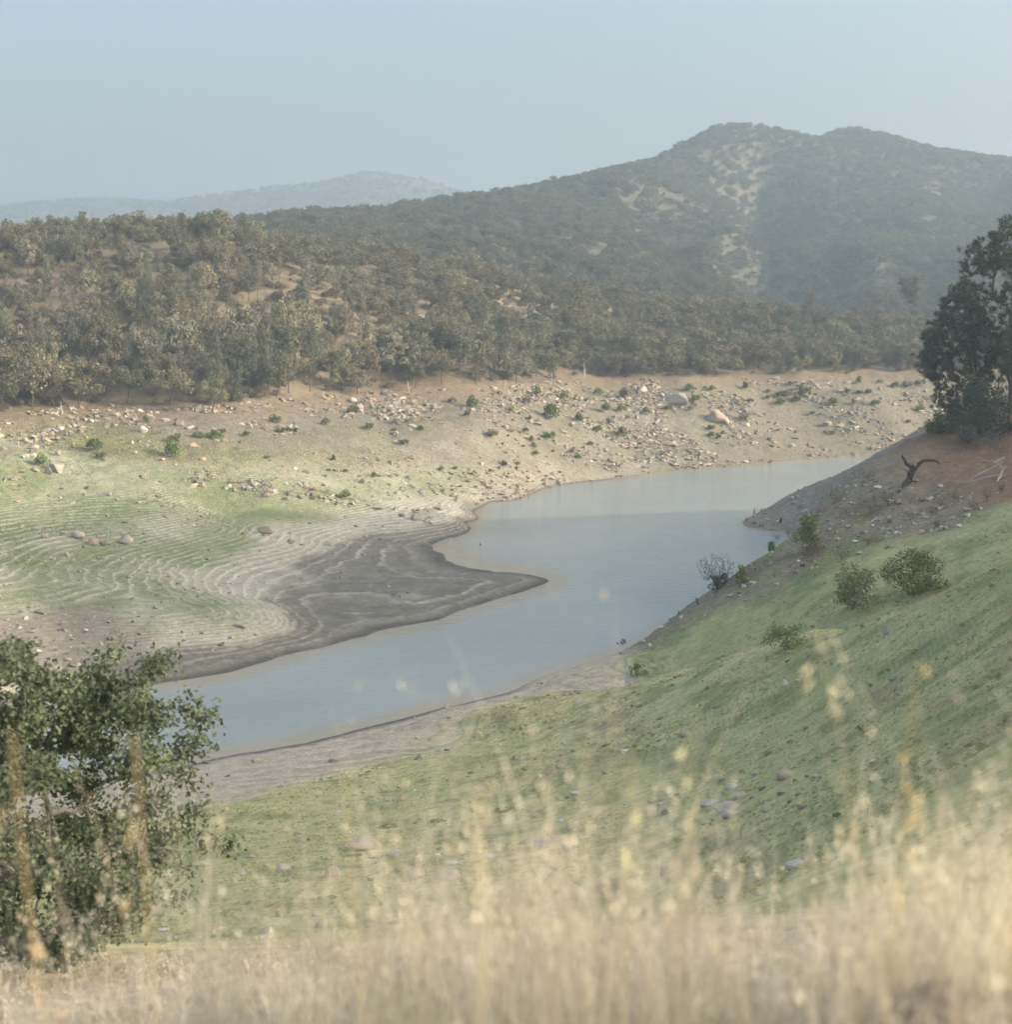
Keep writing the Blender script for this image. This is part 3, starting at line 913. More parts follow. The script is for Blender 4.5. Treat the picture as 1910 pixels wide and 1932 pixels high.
# trees one can point at in the photograph: base pixel, height in pixels
for a in [(335, 662, 160, 'pine', 2, DARK, 'pine tree', 'tall dark trunked'), (1718, 646, 124, 'pine', 4, PALE, 'pine tree', 'lone high forked'), (1092, 645, 118, 'pine', 0, OLIVE, 'pine tree', 'leaning broad'),
          (1196, 700, 120, 'pine', 0, PINE_C, 'pine tree', 'slender pale'), (1283, 580, 60, 'talloak', 0, DARK, 'oak tree', 'domed ridge'), (570, 640, 110, 'pine', 1, PINE_C, 'pine tree', 'pointed'), (430, 735, 100, 'pine', 1, PINE_C, 'pine tree', 'bushy'),
          (470, 740, 115, 'pine', 0, PINE_C, 'pine tree', 'bushy'), (505, 735, 105, 'pine', 1, PINE_C, 'pine tree', 'full'), (545, 742, 125, 'pine', 0, PINE_C, 'pine tree', 'broad'), (585, 738, 120, 'pine', 2, PINE_C, 'pine tree', 'open'), (450, 760, 60, 'pine', 3, PINE_C, 'pine sapling', 'young'),
          (400, 745, 75, 'pine', 3, PINE_C, 'pine tree', 'young'), (275, 720, 95, 'pine', 1, DARK, 'pine tree', 'dense'), (735, 720, 105, 'talloak', 1, GREY, 'oak tree', 'round'), (675, 745, 70, 'oak', 2, GREY, 'oak tree', 'round'), (870, 715, 95, 'talloak', 0, GREY, 'oak tree', 'round'),
          (1000, 715, 72, 'pine', 3, PINE_C, 'pine tree', 'young'), (1370, 690, 110, 'pine', 0, PINE_C, 'pine tree', 'pale'), (1350, 705, 80, 'talloak', 1, GREY, 'oak tree', 'round'), (1530, 625, 75, 'pine', 0, OLIVE, 'pine tree', 'round topped'), (1622, 615, 72, 'pine', 0, OLIVE, 'pine tree', 'tapering'),
          (1440, 650, 80, 'pine', 0, OLIVE, 'pine tree', 'ragged'), (60, 775, 125, 'oak', 0, OLIVE, 'oak tree', 'big spreading'), (150, 772, 118, 'oak', 3, OLIVE, 'oak tree', 'big spreading'), (10, 778, 120, 'oak', 5, DARK, 'oak tree', 'big spreading'), (105, 770, 100, 'oak', 1, DARK, 'oak tree', 'dark dense'),
          (240, 762, 85, 'oak', 4, DARK, 'oak tree', 'dense low'), (320, 765, 75, 'oak', 6, OLIVE, 'oak tree', 'spreading'), (400, 775, 70, 'oak', 7, OLIVE, 'oak tree', 'open'), (270, 450, 48, 'talloak', 0, DARK, 'oak tree', 'dark crest'), (343, 455, 50, 'pine', 3, DARK, 'pine tree', 'pointed crest'),
          (195, 462, 48, 'oak', 2, DARK, 'oak tree', 'wide crest'), (230, 458, 52, 'oak', 4, DARK, 'oak tree', 'rounded crest'), (80, 475, 58, 'oak', 8, DARK, 'oak tree', 'rounded crest'), (155, 482, 42, 'oak', 1, DARK, 'oak tree', 'small crest'), (30, 480, 45, 'oak', 3, DARK, 'oak tree', 'crest'),
          (310, 452, 46, 'oak', 7, DARK, 'oak tree', 'crest'), (405, 458, 52, 'oak', 5, DARK, 'oak tree', 'broad crest'), (480, 495, 40, 'oak', 0, DARK, 'oak tree', 'sloping crest')]:
    forest_tree(*a)
for px, py, h in [(56, 645, 55), (196, 712, 42), (226, 722, 48), (140, 545, 40), (84, 600, 34), (142, 672, 36), (922, 690, 46), (1233, 705, 40), (205, 690, 36)]:
    forest_tree(px, py, h, 'oak', int(rng.integers(0, 9)), RUST, 'oak tree')

# the rest of the wood, spread by a jittered grid on the ground itself
cand = []
step = 6.0
for yy in np.arange(290, 600, step):
    for xx in np.arange(-.46 * yy, .46 * yy, step):
        x, y = xx + rng.uniform(-.5, .5) * step, yy + rng.uniform(-.5, .5) * step
        z = float(ground_z(x, y))
        if z < 20.6 or y < chan_y(x) + 20: continue
        slope_y = (float(ground_z(x, y + 3)) - z) / 3
        dens = .96 + .34 * float(fbm(np.array(x / 45), np.array(y / 45), 91)) - .34 * smooth(26, 42, np.array(z)) + .12 * smooth(-20, -70, np.array(x)) + .3 * smooth(30, 22, np.array(z))
        if rng.uniform() > dens: continue
        if any((x - a) ** 2 + (y - b) ** 2 < (.75 * r) ** 2 for a, b, r in tree_xy[:60]): continue
        cand.append((x, y, z))
def visible(p):
    x, y, z = p
    D = np.linspace(20, y - 6, 90)
    lx, lz = D * x / y, EYE + (z + 5 - EYE) * D / y
    return bool(np.all(ground_z(lx, D) < lz))
vis = [c for c in cand if visible(c) and abs(project(c)[0] - CX) < 1010]
vis.sort(key=lambda c: c[1])
n_ind = max(0, 296 - len(THINGS))
ind, rest = vis[:n_ind], vis[n_ind:]
rest += [c for c in cand if c not in set(vis)]
def pick_colour(x, y):
    u = rng.uniform()
    if u < .34: return OLIVE
    if u < .60: return GREY
    if u < .86: return DARK
    return BROWN if u < .99 else RUST
for x, y, z in ind:
    colr = pick_colour(x, y)
    s = rng.uniform(.52, 1.28) * (1.25 if z < 28 else .95)
    kind, idx = ('pine', int(rng.integers(0, 4))) if rng.uniform() < .30 else ('oak', int(rng.integers(0, 9)))
    if kind == 'pine': colr = PINE_C if rng.uniform() < .6 else GREY; s *= .72 * rng.uniform(.75, 1.15)
    o = tree(kind, idx, (x, y, z), s, rng.uniform(0, 6.28), colr, 'pine_tree' if kind == 'pine' else 'oak_tree')
    px, py = project((x, y, z + 4 * s))
    hp = 8.3 * s * FPX / y * (1.7 if kind == 'pine' else 1)
    put(o, px, py, ('tall' if hp > 78 else 'small' if hp < 46 else 'mid sized') + ' ' + CNAME[colr], 'pine tree' if kind == 'pine' else 'oak tree', 'tree', FOREST, 'forest')

# ---- masses too many to count: instanced by geometry nodes on their own points
def scatter(name, pts, scl, srcs, colr, rotmax=0.0, seed=0):
    """one object: points with a size each, every point carrying one of the given source objects"""
    me = bpy.data.meshes.new(name)
    me.vertices.add(len(pts))
    me.vertices.foreach_set('co', np.asarray(pts, np.float32).ravel())
    a = me.attributes.new('size', 'FLOAT', 'POINT')
    a.data.foreach_set('value', np.asarray(scl, np.float32))
    o = link(name, me)
    o.color = (*colr, 1)
    g = bpy.data.node_groups.new(name, 'GeometryNodeTree')
    g.interface.new_socket('Geometry', in_out='INPUT', socket_type='NodeSocketGeometry')
    g.interface.new_socket('Geometry', in_out='OUTPUT', socket_type='NodeSocketGeometry')
    gi, go = g.nodes.new('NodeGroupInput'), g.nodes.new('NodeGroupOutput')
    jn = g.nodes.new('GeometryNodeJoinGeometry')
    for s in srcs:
        oi = g.nodes.new('GeometryNodeObjectInfo'); oi.inputs['Object'].default_value = s
        oi.transform_space = 'ORIGINAL'
        gti = g.nodes.new('GeometryNodeGeometryToInstance')
        g.links.new(oi.outputs['Geometry'], gti.inputs[0]); g.links.new(gti.outputs[0], jn.inputs[0])
    ip = g.nodes.new('GeometryNodeInstanceOnPoints')
    ip.inputs['Pick Instance'].default_value = True
    g.links.new(gi.outputs[0], ip.inputs['Points']); g.links.new(jn.outputs[0], ip.inputs['Instance'])
    na = g.nodes.new('GeometryNodeInputNamedAttribute'); na.data_type = 'FLOAT'; na.inputs['Name'].default_value = 'size'
    g.links.new(na.outputs['Attribute'], ip.inputs['Scale'])
    ri = g.nodes.new('FunctionNodeRandomValue'); ri.data_type = 'INT'
    ri.inputs['Min'].default_value = 0; ri.inputs['Max'].default_value = len(srcs) - 1
    ri.inputs['Seed'].default_value = seed
    g.links.new(ri.outputs[2], ip.inputs['Instance Index'])
    rr = g.nodes.new('FunctionNodeRandomValue'); rr.data_type = 'FLOAT_VECTOR'
    rr.inputs[0].default_value = (-rotmax, -rotmax, 0); rr.inputs[1].default_value = (rotmax, rotmax, 6.283)
    rr.inputs['Seed'].default_value = seed + 5
    g.links.new(rr.outputs[0], ip.inputs['Rotation'])
    g.links.new(ip.outputs[0], go.inputs[0])
    o.modifiers.new('scatter', 'NODES').node_group = g
    return tag(o, kind='stuff')

crowns = [ch for k in (('oak', 0), ('oak', 2), ('oak', 3), ('oak', 5), ('oak', 7)) if k in protos for ch in protos[k].children if ch.name.startswith('crown')]
trunks_src = [ch for ch in protos[('oak', 2)].children if ch.name.startswith('trunk')]
pcrowns = [ch for k in (('pine', 0), ('pine', 1)) if k in protos for ch in protos[k].children if ch.name.startswith('crown')]
rest = np.array(rest)
sz = rng.uniform(.62, 1.12, len(rest))
pk = rng.uniform(size=len(rest)) < .25
scatter('forest', rest[~pk], sz[~pk] * 1.1, crowns, (.19, .178, .118), .1, 1)
scatter('pine_wood', rest[pk], sz[pk] * .62, pcrowns, (.155, .165, .115), .06, 2)

# scrub under and between the trees
up = []
for i in range(5200):
    y = rng.uniform(285, 560); x = rng.uniform(-.45, .45) * y
    z = float(ground_z(x, y))
    if z > 20.3 and y > chan_y(x) + 20 and fbm(np.array(x / 20), np.array(y / 20), 95) > -.25: up.append((x, y, z - .25))
scatter('undergrowth', up, rng.uniform(.16, .42, len(up)), crowns, (.20, .165, .115), .2, 3)

# tree cover of the mountain and of the far hills
def cover(X, Y, Z, n, seed, thr, tmax=.42, s0=.6, s1=1.05):
    rs = rs_(seed)
    D, T = Y[:, 0], X[0] / Y[0, 0]
    out, k = [], 0
    d = np.sqrt(rs.uniform(D[0] ** 2, D[-1] ** 2, n)); t = rs.uniform(-tmax, tmax, n)
    i = np.clip(np.interp(d, D, np.arange(len(D))), 0, len(D) - 1.01); j = np.interp(t, T, np.arange(len(T)))
    i0, j0 = i.astype(int), np.minimum(j.astype(int), len(T) - 2)
    a, b = i - i0, j - j0
    z = Z[i0, j0] * (1 - a) * (1 - b) + Z[i0 + 1, j0] * a * (1 - b) + Z[i0, j0 + 1] * (1 - a) * b + Z[i0 + 1, j0 + 1] * a * b
    x = d * t
    keep = (fbm(x / 60, d / 60, 61, 5) * .5 + .8 * fbm(x / 18, d / 18, 66, 4) + rs.normal(size=n) * .5) < thr
    return np.stack([x, d, z - .3], 1)[keep], rs.uniform(s0, s1, keep.sum())
p, s = cover(MX, MY, MZ, 52000, 5, 1.75)
dk = rng.uniform(size=len(p))
scatter('mountain_wood', p[dk < .62], s[dk < .62], crowns, (.13, .132, .09), .15, 7)
scatter('mountain_scrub', p[dk >= .62], s[dk >= .62] * .7, crowns, (.20, .165, .12), .15, 9)
p, s = cover(HX, HY, HZ_, 14000, 6, .8, .42, .8, 1.5)
scatter('far_wood', p, s, crowns, (.115, .12, .085), .1, 11)

# ------------------------------------------------------------------ bushes on the far bank
def q4(x, y): return x / 2.857, 716.3 + y / 2.857
def q5(x, y): return 620.8 + x / 2.857, 668.6 + y / 2.857
def q6(x, y): return 1241.6 + x / 2.857, 668.6 + y / 2.857
def q7(x, y): return x / 2.519, 1165.2 + y / 2.519
def q8(x, y): return 620.8 + x / 2.6175, 1193.9 + y / 2.6175
def q9(x, y): return 1241.6 + x / 2.6175, 1193.9 + y / 2.6175

BUSH = []
for i in range(6):
    cb, sb = bush_proto(300 + i, 520, .15)
    m = MB()
    BUSH.append(cb.mesh('bush', M_LEAF))
BUSHPX = [(*q4(x, y), w, h) for x, y, w, h in [(515, 350, 110, 65), (545, 405, 75, 40), (937, 372, 102, 95), (945, 315, 75, 50), (1070, 295, 75, 45), (1160, 298, 95, 50), (1200, 278, 40, 25), (1330, 290, 55, 40), (1485, 210, 75, 45), (1510, 270, 60, 30), (1555, 270, 40, 35), (1595, 268, 35, 25),
    (1440, 415, 45, 25), (1755, 225, 60, 45), (222, 435, 95, 75), (1865, 620, 75, 60), (785, 210, 45, 40)]]
BUSHPX += [(*q5(x, y), w, h) for x, y, w, h in [(130, 300, 70, 50), (220, 385, 60, 50), (355, 360, 40, 28), (425, 355, 32, 35), (350, 405, 35, 25), (495, 400, 40, 35), (410, 470, 50, 40), (665, 245, 50, 35), (775, 258, 75, 70), (745, 318, 52, 35), (1065, 245, 58, 52), (1125, 195, 65, 75), (1268, 220, 50, 50),
    (1450, 198, 55, 45), (1590, 213, 78, 65), (985, 297, 48, 30), (1025, 318, 20, 18), (1085, 343, 35, 30), (1205, 310, 110, 90), (1345, 340, 75, 55), (1495, 290, 70, 60), (1580, 290, 60, 50), (1613, 337, 35, 30), (1710, 303, 60, 45), (1835, 285, 42, 30), (1510, 362, 45, 50), (1450, 400, 62, 40), (1580, 418, 78, 55),
    (1737, 422, 28, 20), (880, 430, 80, 55), (1060, 407, 45, 35), (1185, 435, 80, 60), (1090, 457, 35, 35), (1133, 455, 20, 18), (967, 437, 22, 15), (1100, 488, 38, 28), (1115, 535, 42, 33), (1410, 482, 38, 25), (1310, 520, 38, 30), (1340, 548, 35, 32), (1208, 522, 25, 18), (945, 592, 38, 38), (918, 612, 22, 18),
    (1018, 588, 30, 25), (868, 628, 20, 22), (683, 605, 26, 36), (605, 615, 38, 34), (1615, 505, 22, 20), (245, 650, 36, 32), (90, 628, 36, 26), (25, 560, 40, 34)]]
BUSHPX += [(*q6(x, y), w, h) for x, y, w, h in [(172, 183, 60, 42), (205, 235, 65, 50), (290, 185, 42, 35), (472, 170, 45, 45), (58, 285, 42, 35), (173, 293, 38, 30), (463, 340, 60, 45), (288, 392, 55, 38), (285, 432, 45, 30), (325, 442, 35, 35), (352, 420, 25, 18), (720, 157, 45, 32), (595, 198, 30, 22),
    (593, 230, 35, 30), (675, 210, 100, 42), (785, 200, 75, 60), (748, 243, 65, 48), (658, 255, 55, 45), (500, 250, 40, 30), (945, 255, 65, 45), (832, 317, 30, 28), (875, 320, 22, 18), (1020, 198, 40, 35), (1055, 258, 38, 38), (1090, 203, 45, 30), (1135, 200, 45, 38), (1170, 260, 55, 42), (1080, 140, 45, 45),
    (1195, 145, 45, 28), (1278, 168, 50, 35), (1345, 160, 70, 48), (1420, 148, 65, 38), (1415, 292, 55, 40), (1352, 360, 35, 30), (940, 420, 50, 38), (648, 412, 25, 20), (742, 420, 20, 18)]]
GREENB = [((.165, .200, .075), 'green'), ((.205, .225, .105), 'pale green'), ((.130, .160, .062), 'dark green'), ((.215, .195, .135), 'grey green')]
for px, py, w, h in BUSHPX:
    w, h = w / 2.857, h / 2.857
    p = hit(px, py + h * .45, 60)
    if p is None: continue
    gi = int(rng.choice(4, p=[.4, .25, .2, .15]))
    o = link('bush', BUSH[int(rng.integers(0, 6))])
    sx = w * p[1] / FPX / 2.0
    o.location = p - np.array([0, 0, .05]); o.scale = (sx, sx, min(h * p[1] / FPX / 1.35, sx * 1.5)); o.rotation_euler = (0, 0, rng.uniform(0, 6.28))
    o.color = (*GREENB[gi][0], 1)
    put(o, px, py, ('big' if w > 24 else 'tiny' if w < 12 else 'low' if h < .62 * w else 'round') + ' ' + GREENB[gi][1], 'bush', 'bush', 'bushes on the far bank', 'bank')

# ------------------------------------------------------------------ boulders and rubble
GRAN, WARM, DKR, WHITE = (.38, .345, .285), (.39, .32, .24), (.23, .20, .16), (.50, .465, .41)
RNAME = {GRAN: 'grey', WARM: 'tan', DKR: 'dark', WHITE: 'whitish'}
def boulder(px, py, w, h, colr=GRAN, round_=False, tilt=None, desc=None, noun='boulder', where='bank', group='boulders on the far bank', dmin=60, sink=.25, deep=.8):
    p = hit(px, py + h * .35, dmin)
    if p is None: return None
    k = p[1] / FPX
    me = (ROUND if round_ else ROCKS)[int(rng.integers(0, len(ROUND if round_ else ROCKS)))]
    o = link('boulder', me)
    sw, sh = w * k / 2, h * k / 2
    o.scale = (sw, sw * deep, sh * 1.5)
    o.location = (p[0], p[1], p[2] + sh * (.9 - sink * 2))
    o.rotation_euler = (rng.normal() * .12, rng.normal() * .12 if tilt is None else tilt, rng.uniform(-.5, .5) + (math.pi if rng.uniform() < .5 else 0))
    o.color = (*colr, 1)
    form = 'flat' if h < .45 * w else 'upright' if h > .95 * w else 'rounded' if round_ else 'angular'
    size = 'large' if w > 26 else 'small' if w < 11 else ''
    put(o, px, py, desc or f'{size} {form} {RNAME[colr]}'.strip(), noun, 'rock', group, where)
    return o
k4 = 1 / 2.857
for x, y, w, h, c, r in [(310, 465, 85, 95, GRAN, 0), (1430, 810, 95, 58, WARM, 0), (420, 835, 80, 45, GRAN, 1), (500, 870, 85, 50, WARM, 0), (560, 880, 50, 42, DKR, 0), (680, 865, 88, 55, GRAN, 1), (770, 267, 50, 42, WHITE, 1), (180, 365, 60, 30, GRAN, 1), (175, 405, 50, 25, WHITE, 1), (490, 220, 32, 32, WHITE, 0),
    (325, 265, 45, 30, WHITE, 1), (395, 235, 28, 25, GRAN, 0), (135, 325, 38, 32, GRAN, 1), (870, 430, 38, 26, WARM, 0), (315, 390, 38, 50, WARM, 0), (190, 485, 45, 30, WARM, 1), (262, 495, 52, 36, WARM, 0), (965, 235, 60, 40, DKR, 0), (610, 1387, 32, 22, GRAN, 1), (1285, 1325, 90, 32, WARM, 0), (1745, 565, 42, 22, GRAN, 0),
    (200, 800, 50, 16, GRAN, 0), (240, 845, 60, 34, WARM, 0), (335, 825, 40, 22, GRAN, 0), (285, 965, 46, 24, WARM, 0), (395, 972, 30, 14, GRAN, 0), (330, 590, 24, 14, DKR, 0), (105, 572, 30, 14, GRAN, 0), (100, 636, 26, 14, WARM, 0), (895, 737, 36, 20, WARM, 0), (1018, 745, 26, 12, WHITE, 0), (780, 875, 22, 16, WARM, 0),
    (1045, 1122, 26, 18, DKR, 0), (962, 1098, 30, 14, DKR, 0), (915, 1157, 32, 14, WARM, 0), (880, 955, 34, 16, WARM, 0), (1400, 925, 24, 14, WARM, 0), (1160, 1448, 26, 10, WHITE, 0), (225, 1250, 80, 30, DKR, 0), (660, 1372, 22, 12, DKR, 0), (1500, 755, 36, 14, GRAN, 0), (590, 620, 30, 18, GRAN, 1), (625, 645, 34, 14, WHITE, 0), (655, 322, 30, 16, WHITE, 0),
    (708, 338, 34, 24, GRAN, 1), (725, 395, 30, 16, WHITE, 0), (560, 428, 50, 24, WARM, 0), (850, 380, 22, 20, GRAN, 0), (1085, 970, 26, 10, WHITE, 0)]:
    px, py = q4(x, y)
    low = y > 540
    boulder(px, py, w * k4, h * k4, c, bool(r), group='boulders on the terraced flat' if low else 'boulders on the far bank', where='flat' if low else 'bank')
for x, y, w, h, c, r in [(130, 246, 46, 32, WHITE, 1), (170, 282, 32, 44, GRAN, 0), (85, 336, 36, 26, GRAN, 1), (262, 325, 38, 32, GRAN, 0), (298, 335, 34, 38, GRAN, 0), (1690, 187, 70, 40, WHITE, 0), (1545, 215, 22, 36, WHITE, 0), (470, 876, 68, 38, GRAN, 1), (527, 892, 48, 28, GRAN, 0), (395, 865, 40, 30, DKR, 0), (890, 362, 58, 28, GRAN, 0),
    (905, 382, 40, 22, WARM, 0), (1070, 340, 42, 26, WARM, 0), (1130, 372, 46, 30, WARM, 0), (950, 390, 52, 26, WARM, 0), (1050, 437, 80, 20, WARM, 0), (1190, 215, 46, 22, GRAN, 0), (1480, 378, 26, 26, GRAN, 0), (375, 372, 36, 18, WARM, 0), (365, 422, 30, 14, WHITE, 0), (605, 372, 34, 14, WARM, 0), (688, 482, 40, 14, WARM, 0), (502, 384, 26, 14, WHITE, 0),
    (955, 322, 34, 16, GRAN, 0), (845, 225, 22, 12, GRAN, 0), (1165, 700, 34, 26, WARM, 0), (1195, 712, 36, 16, WARM, 0), (1415, 678, 40, 14, WHITE, 0), (1580, 655, 44, 18, DKR, 0), (1075, 770, 16, 8, DKR, 0), (655, 992, 26, 10, WHITE, 0), (730, 938, 30, 14, GRAN, 0), (690, 940, 22, 12, WHITE, 0), (865, 775, 30, 18, GRAN, 0), (820, 782, 26, 20, GRAN, 0),
    (330, 655, 30, 26, DKR, 0), (300, 648, 36, 20, GRAN, 0), (165, 655, 30, 22, DKR, 0), (560, 912, 40, 14, GRAN, 0), (240, 830, 44, 20, GRAN, 0), (215, 812, 50, 14, GRAN, 0), (145, 925, 34, 14, WARM, 0), (385, 725, 34, 18, GRAN, 0), (690, 770, 30, 22, GRAN, 0), (80, 812, 26, 16, WHITE, 0), (545, 712, 30, 14, WARM, 0)]:
    px, py = q5(x, y)
    boulder(px, py, w * k4, h * k4, c, bool(r))
for x, y, w, h, c, r in [(95, 235, 165, 80, GRAN, 0), (325, 320, 170, 100, WARM, 0), (480, 377, 50, 28, WHITE, 0), (465, 300, 60, 24, WARM, 0), (980, 196, 32, 26, GRAN, 0), (1197, 182, 26, 36, WARM, 0), (1390, 205, 48, 28, WHITE, 0), (1385, 225, 30, 18, GRAN, 0), (1025, 150, 36, 26, WHITE, 0), (890, 285, 32, 16, WARM, 0), (640, 130, 38, 24, WHITE, 0), (825, 140, 36, 20, GRAN, 0),
    (605, 455, 42, 28, DKR, 0), (75, 485, 70, 36, WARM, 0), (45, 540, 40, 18, WARM, 0), (915, 372, 66, 34, WARM, 0), (985, 385, 46, 26, WARM, 0), (520, 478, 44, 18, WARM, 0), (710, 402, 40, 18, WARM, 0), (180, 455, 36, 16, WARM, 0), (1130, 430, 32, 14, GRAN, 0), (160, 565, 36, 16, WARM, 0), (290, 590, 34, 14, WARM, 0), (1440, 195, 26, 22, GRAN, 0), (1010, 440, 30, 12, WARM, 0)]:
    px, py = q6(x, y)
    boulder(px, py, w * k4, h * k4, c, bool(r), desc='broad pale bedrock' if w > 150 and c == GRAN else 'broad slanting tan bedrock' if w > 150 else None, noun='slab' if w > 150 else 'boulder', sink=.40 if w > 150 else .25, deep=1.1 if w > 150 else .8)
k8 = 1 / 2.6175
SLOPE = 'rocks on the green slope'
for f, rows in ((q8, [(178, 1035, 172, 85, WARM, 1), (1060, 1032, 120, 82, GRAN, 1), (1130, 1010, 80, 40, GRAN, 1), (1180, 1055, 60, 30, WHITE, 1), (612, 1128, 98, 40, WHITE, 0), (590, 1190, 140, 60, GRAN, 1), (1190, 1275, 180, 110, WARM, 1), (1280, 1245, 90, 90, GRAN, 0), (375, 815, 72, 30, WARM, 1), (300, 822, 50, 30, GRAN, 0), (175, 786, 36, 12, WHITE, 0), (1217, 791, 50, 24, WHITE, 1),
        (1145, 660, 66, 30, WARM, 0), (1605, 825, 70, 36, WARM, 1), (1648, 822, 40, 30, GRAN, 0), (1658, 710, 32, 28, WHITE, 0), (20, 630, 50, 22, DKR, 0), (580, 360, 46, 30, WARM, 0), (330, 1085, 80, 38, GRAN, 1), (985, 1030, 50, 36, WARM, 1), (1447, 592, 22, 16, WHITE, 0), (1148, 925, 46, 14, WHITE, 0), (1255, 1010, 72, 18, WHITE, 0), (1170, 985, 28, 24, GRAN, 0), (1080, 440, 20, 14, WARM, 0), (350, 755, 44, 24, WARM, 0),
        (205, 1215, 44, 34, DKR, 0), (800, 1098, 90, 18, WHITE, 0), (45, 885, 40, 14, WHITE, 0), (135, 910, 40, 14, GRAN, 0), (1390, 897, 36, 22, WARM, 0), (1463, 845, 26, 16, WHITE, 0), (1115, 1382, 60, 18, WHITE, 0), (420, 1190, 110, 60, WARM, 1), (20, 1180, 90, 80, WARM, 1), (960, 372, 50, 16, DKR, 0), (220, 578, 20, 10, WARM, 0), (495, 532, 22, 12, WARM, 0), (915, 476, 18, 12, WARM, 0)]),
                (q9, [(362, 757, 84, 42, WHITE, 0), (405, 800, 88, 38, GRAN, 1), (350, 856, 135, 58, GRAN, 1), (258, 836, 120, 26, GRAN, 1), (357, 896, 92, 42, GRAN, 1), (640, 692, 130, 60, WARM, 1), (910, 557, 56, 36, WARM, 0), (1060, 636, 40, 34, WHITE, 0), (908, 796, 52, 30, GRAN, 0), (515, 766, 50, 26, DKR, 0), (610, 796, 56, 26, DKR, 0), (540, 868, 64, 44, GRAN, 0), (710, 856, 54, 46, DKR, 0),
        (133, 492, 62, 40, WARM, 1), (110, 534, 22, 18, WARM, 0), (672, 1130, 125, 84, WHITE, 0), (36, 1196, 32, 18, WHITE, 0), (445, 1080, 42, 26, DKR, 0), (230, 940, 36, 22, WARM, 0), (690, 936, 44, 14, WARM, 0), (650, 828, 30, 30, DKR, 0), (730, 625, 40, 18, GRAN, 0), (780, 706, 60, 14, GRAN, 0), (690, 800, 40, 24, DKR, 0), (458, 1180, 18, 26, WHITE, 0), (332, 398, 26, 10, WHITE, 0)]),
                (q7, [(972, 1168, 60, 30, WHITE, 0), (1345, 1180, 92, 50, GRAN, 1), (1150, 1212, 58, 26, GRAN, 0), (1530, 1450, 66, 70, WARM, 1), (1270, 1480, 62, 60, GRAN, 1), (960, 1360, 46, 26, WHITE, 0), (1075, 911, 46, 24, WARM, 0), (1415, 1020, 46, 26, WARM, 0), (1465, 1052, 24, 18, DKR, 0), (1202, 1130, 56, 26, WARM, 0), (1590, 676, 60, 26, WARM, 0), (1542, 770, 40, 14, WHITE, 0), (980, 686, 60, 26, DKR, 0), (1225, 678, 70, 26, WARM, 0),
        (930, 1225, 50, 20, GRAN, 0), (1500, 1410, 50, 36, WARM, 0), (1400, 1560, 90, 60, WARM, 1), (1180, 1560, 80, 50, GRAN, 1), (780, 1480, 80, 30, WHITE, 0), (1290, 1570, 50, 50, GRAN, 1)])):
    for x, y, w, h, c, r in rows:
        px, py = f(x, y)
        ob = boulder(px, py, w * k8, h * k8, c, bool(r), group=SLOPE, where='slope', dmin=22, sink=.3)
        if ob is not None and c != DKR: ob.color = (min(.62, c[0] * 1.28), min(.58, c[1] * 1.26), min(.52, c[2] * 1.24), 1)
# rocky mound at the far left, above the near tree
for x, y, w, h, c in [(255, 235, 130, 34, WARM), (300, 275, 90, 44, WARM), (240, 300, 80, 50, DKR), (200, 300, 40, 50, GRAN), (345, 225, 60, 24, DKR), (320, 200, 60, 22, WARM), (90, 110, 46, 20, WARM), (150, 70, 40, 16, WARM), (60, 80, 40, 18, GRAN), (190, 130, 50, 18, DKR), (130, 260, 50, 30, GRAN), (390, 265, 40, 14, WARM)]:
    px, py = q7(x, y)
    boulder(px, py, w / 2.519, h / 2.519, c, False, group='rocks of the mound beside the mud', where='mound', sink=.2)
# tip of the bare promontory
for px, py, w, h, c in [(1411, 979, 11, 7, DKR), (1424, 974, 10, 5, WARM), (1438, 962, 11, 8, WARM), (1448, 968, 12, 3, GRAN), (1442, 974, 13, 3, WARM), (1424, 987, 11, 5, DKR), (1438, 990, 15, 7, DKR), (1456, 999, 13, 4, WARM)]:
    boulder(px, py, w, h, c, False, group='rocks at the tip of the bare point', where='point')

# loose stones: thousands of small hulls in one object per slope
def rubble(name, pts, sizes, cols, seed):
    rs = rs_(seed)
    var = []
    for i in range(8):
        bm = hull_rock(400 + i, 9, (1, .75, .5), .35)
        bm.verts.index_update()
        var.append((np.array([v.co[:] for v in bm.verts]), np.array([[v.index for v in f.verts] for f in bm.faces]))); bm.free()
    mb = MB()
    which = rs.integers(0, 8, len(pts))
    for k in range(8):
        m = which == k
        if not m.any(): continue
        V, Fc = var[k]
        n = m.sum()
        a = rs.uniform(0, 6.28, n); t = rs.normal(size=n) * .3
        ca, sa, ct, st = np.cos(a), np.sin(a), np.cos(t), np.sin(t)
        X = V[None, :, 0] * ct[:, None] - V[None, :, 2] * st[:, None]
        Z = V[None, :, 0] * st[:, None] + V[None, :, 2] * ct[:, None]
        Y = V[None, :, 1] + 0 * X
        s = sizes[m][:, None]
        W = np.stack([(X * ca[:, None] - Y * sa[:, None]) * s, (X * sa[:, None] + Y * ca[:, None]) * s, Z * s + s * .10], -1) + pts[m][:, None]
        mb.add(W.reshape(-1, 3), T=(np.arange(n)[:, None, None] * len(V) + Fc[None]).reshape(-1, 3), c=np.repeat(cols[m], len(V), 0))
    return tag(mb.build(name, M_RUBBLE), kind='stuff')

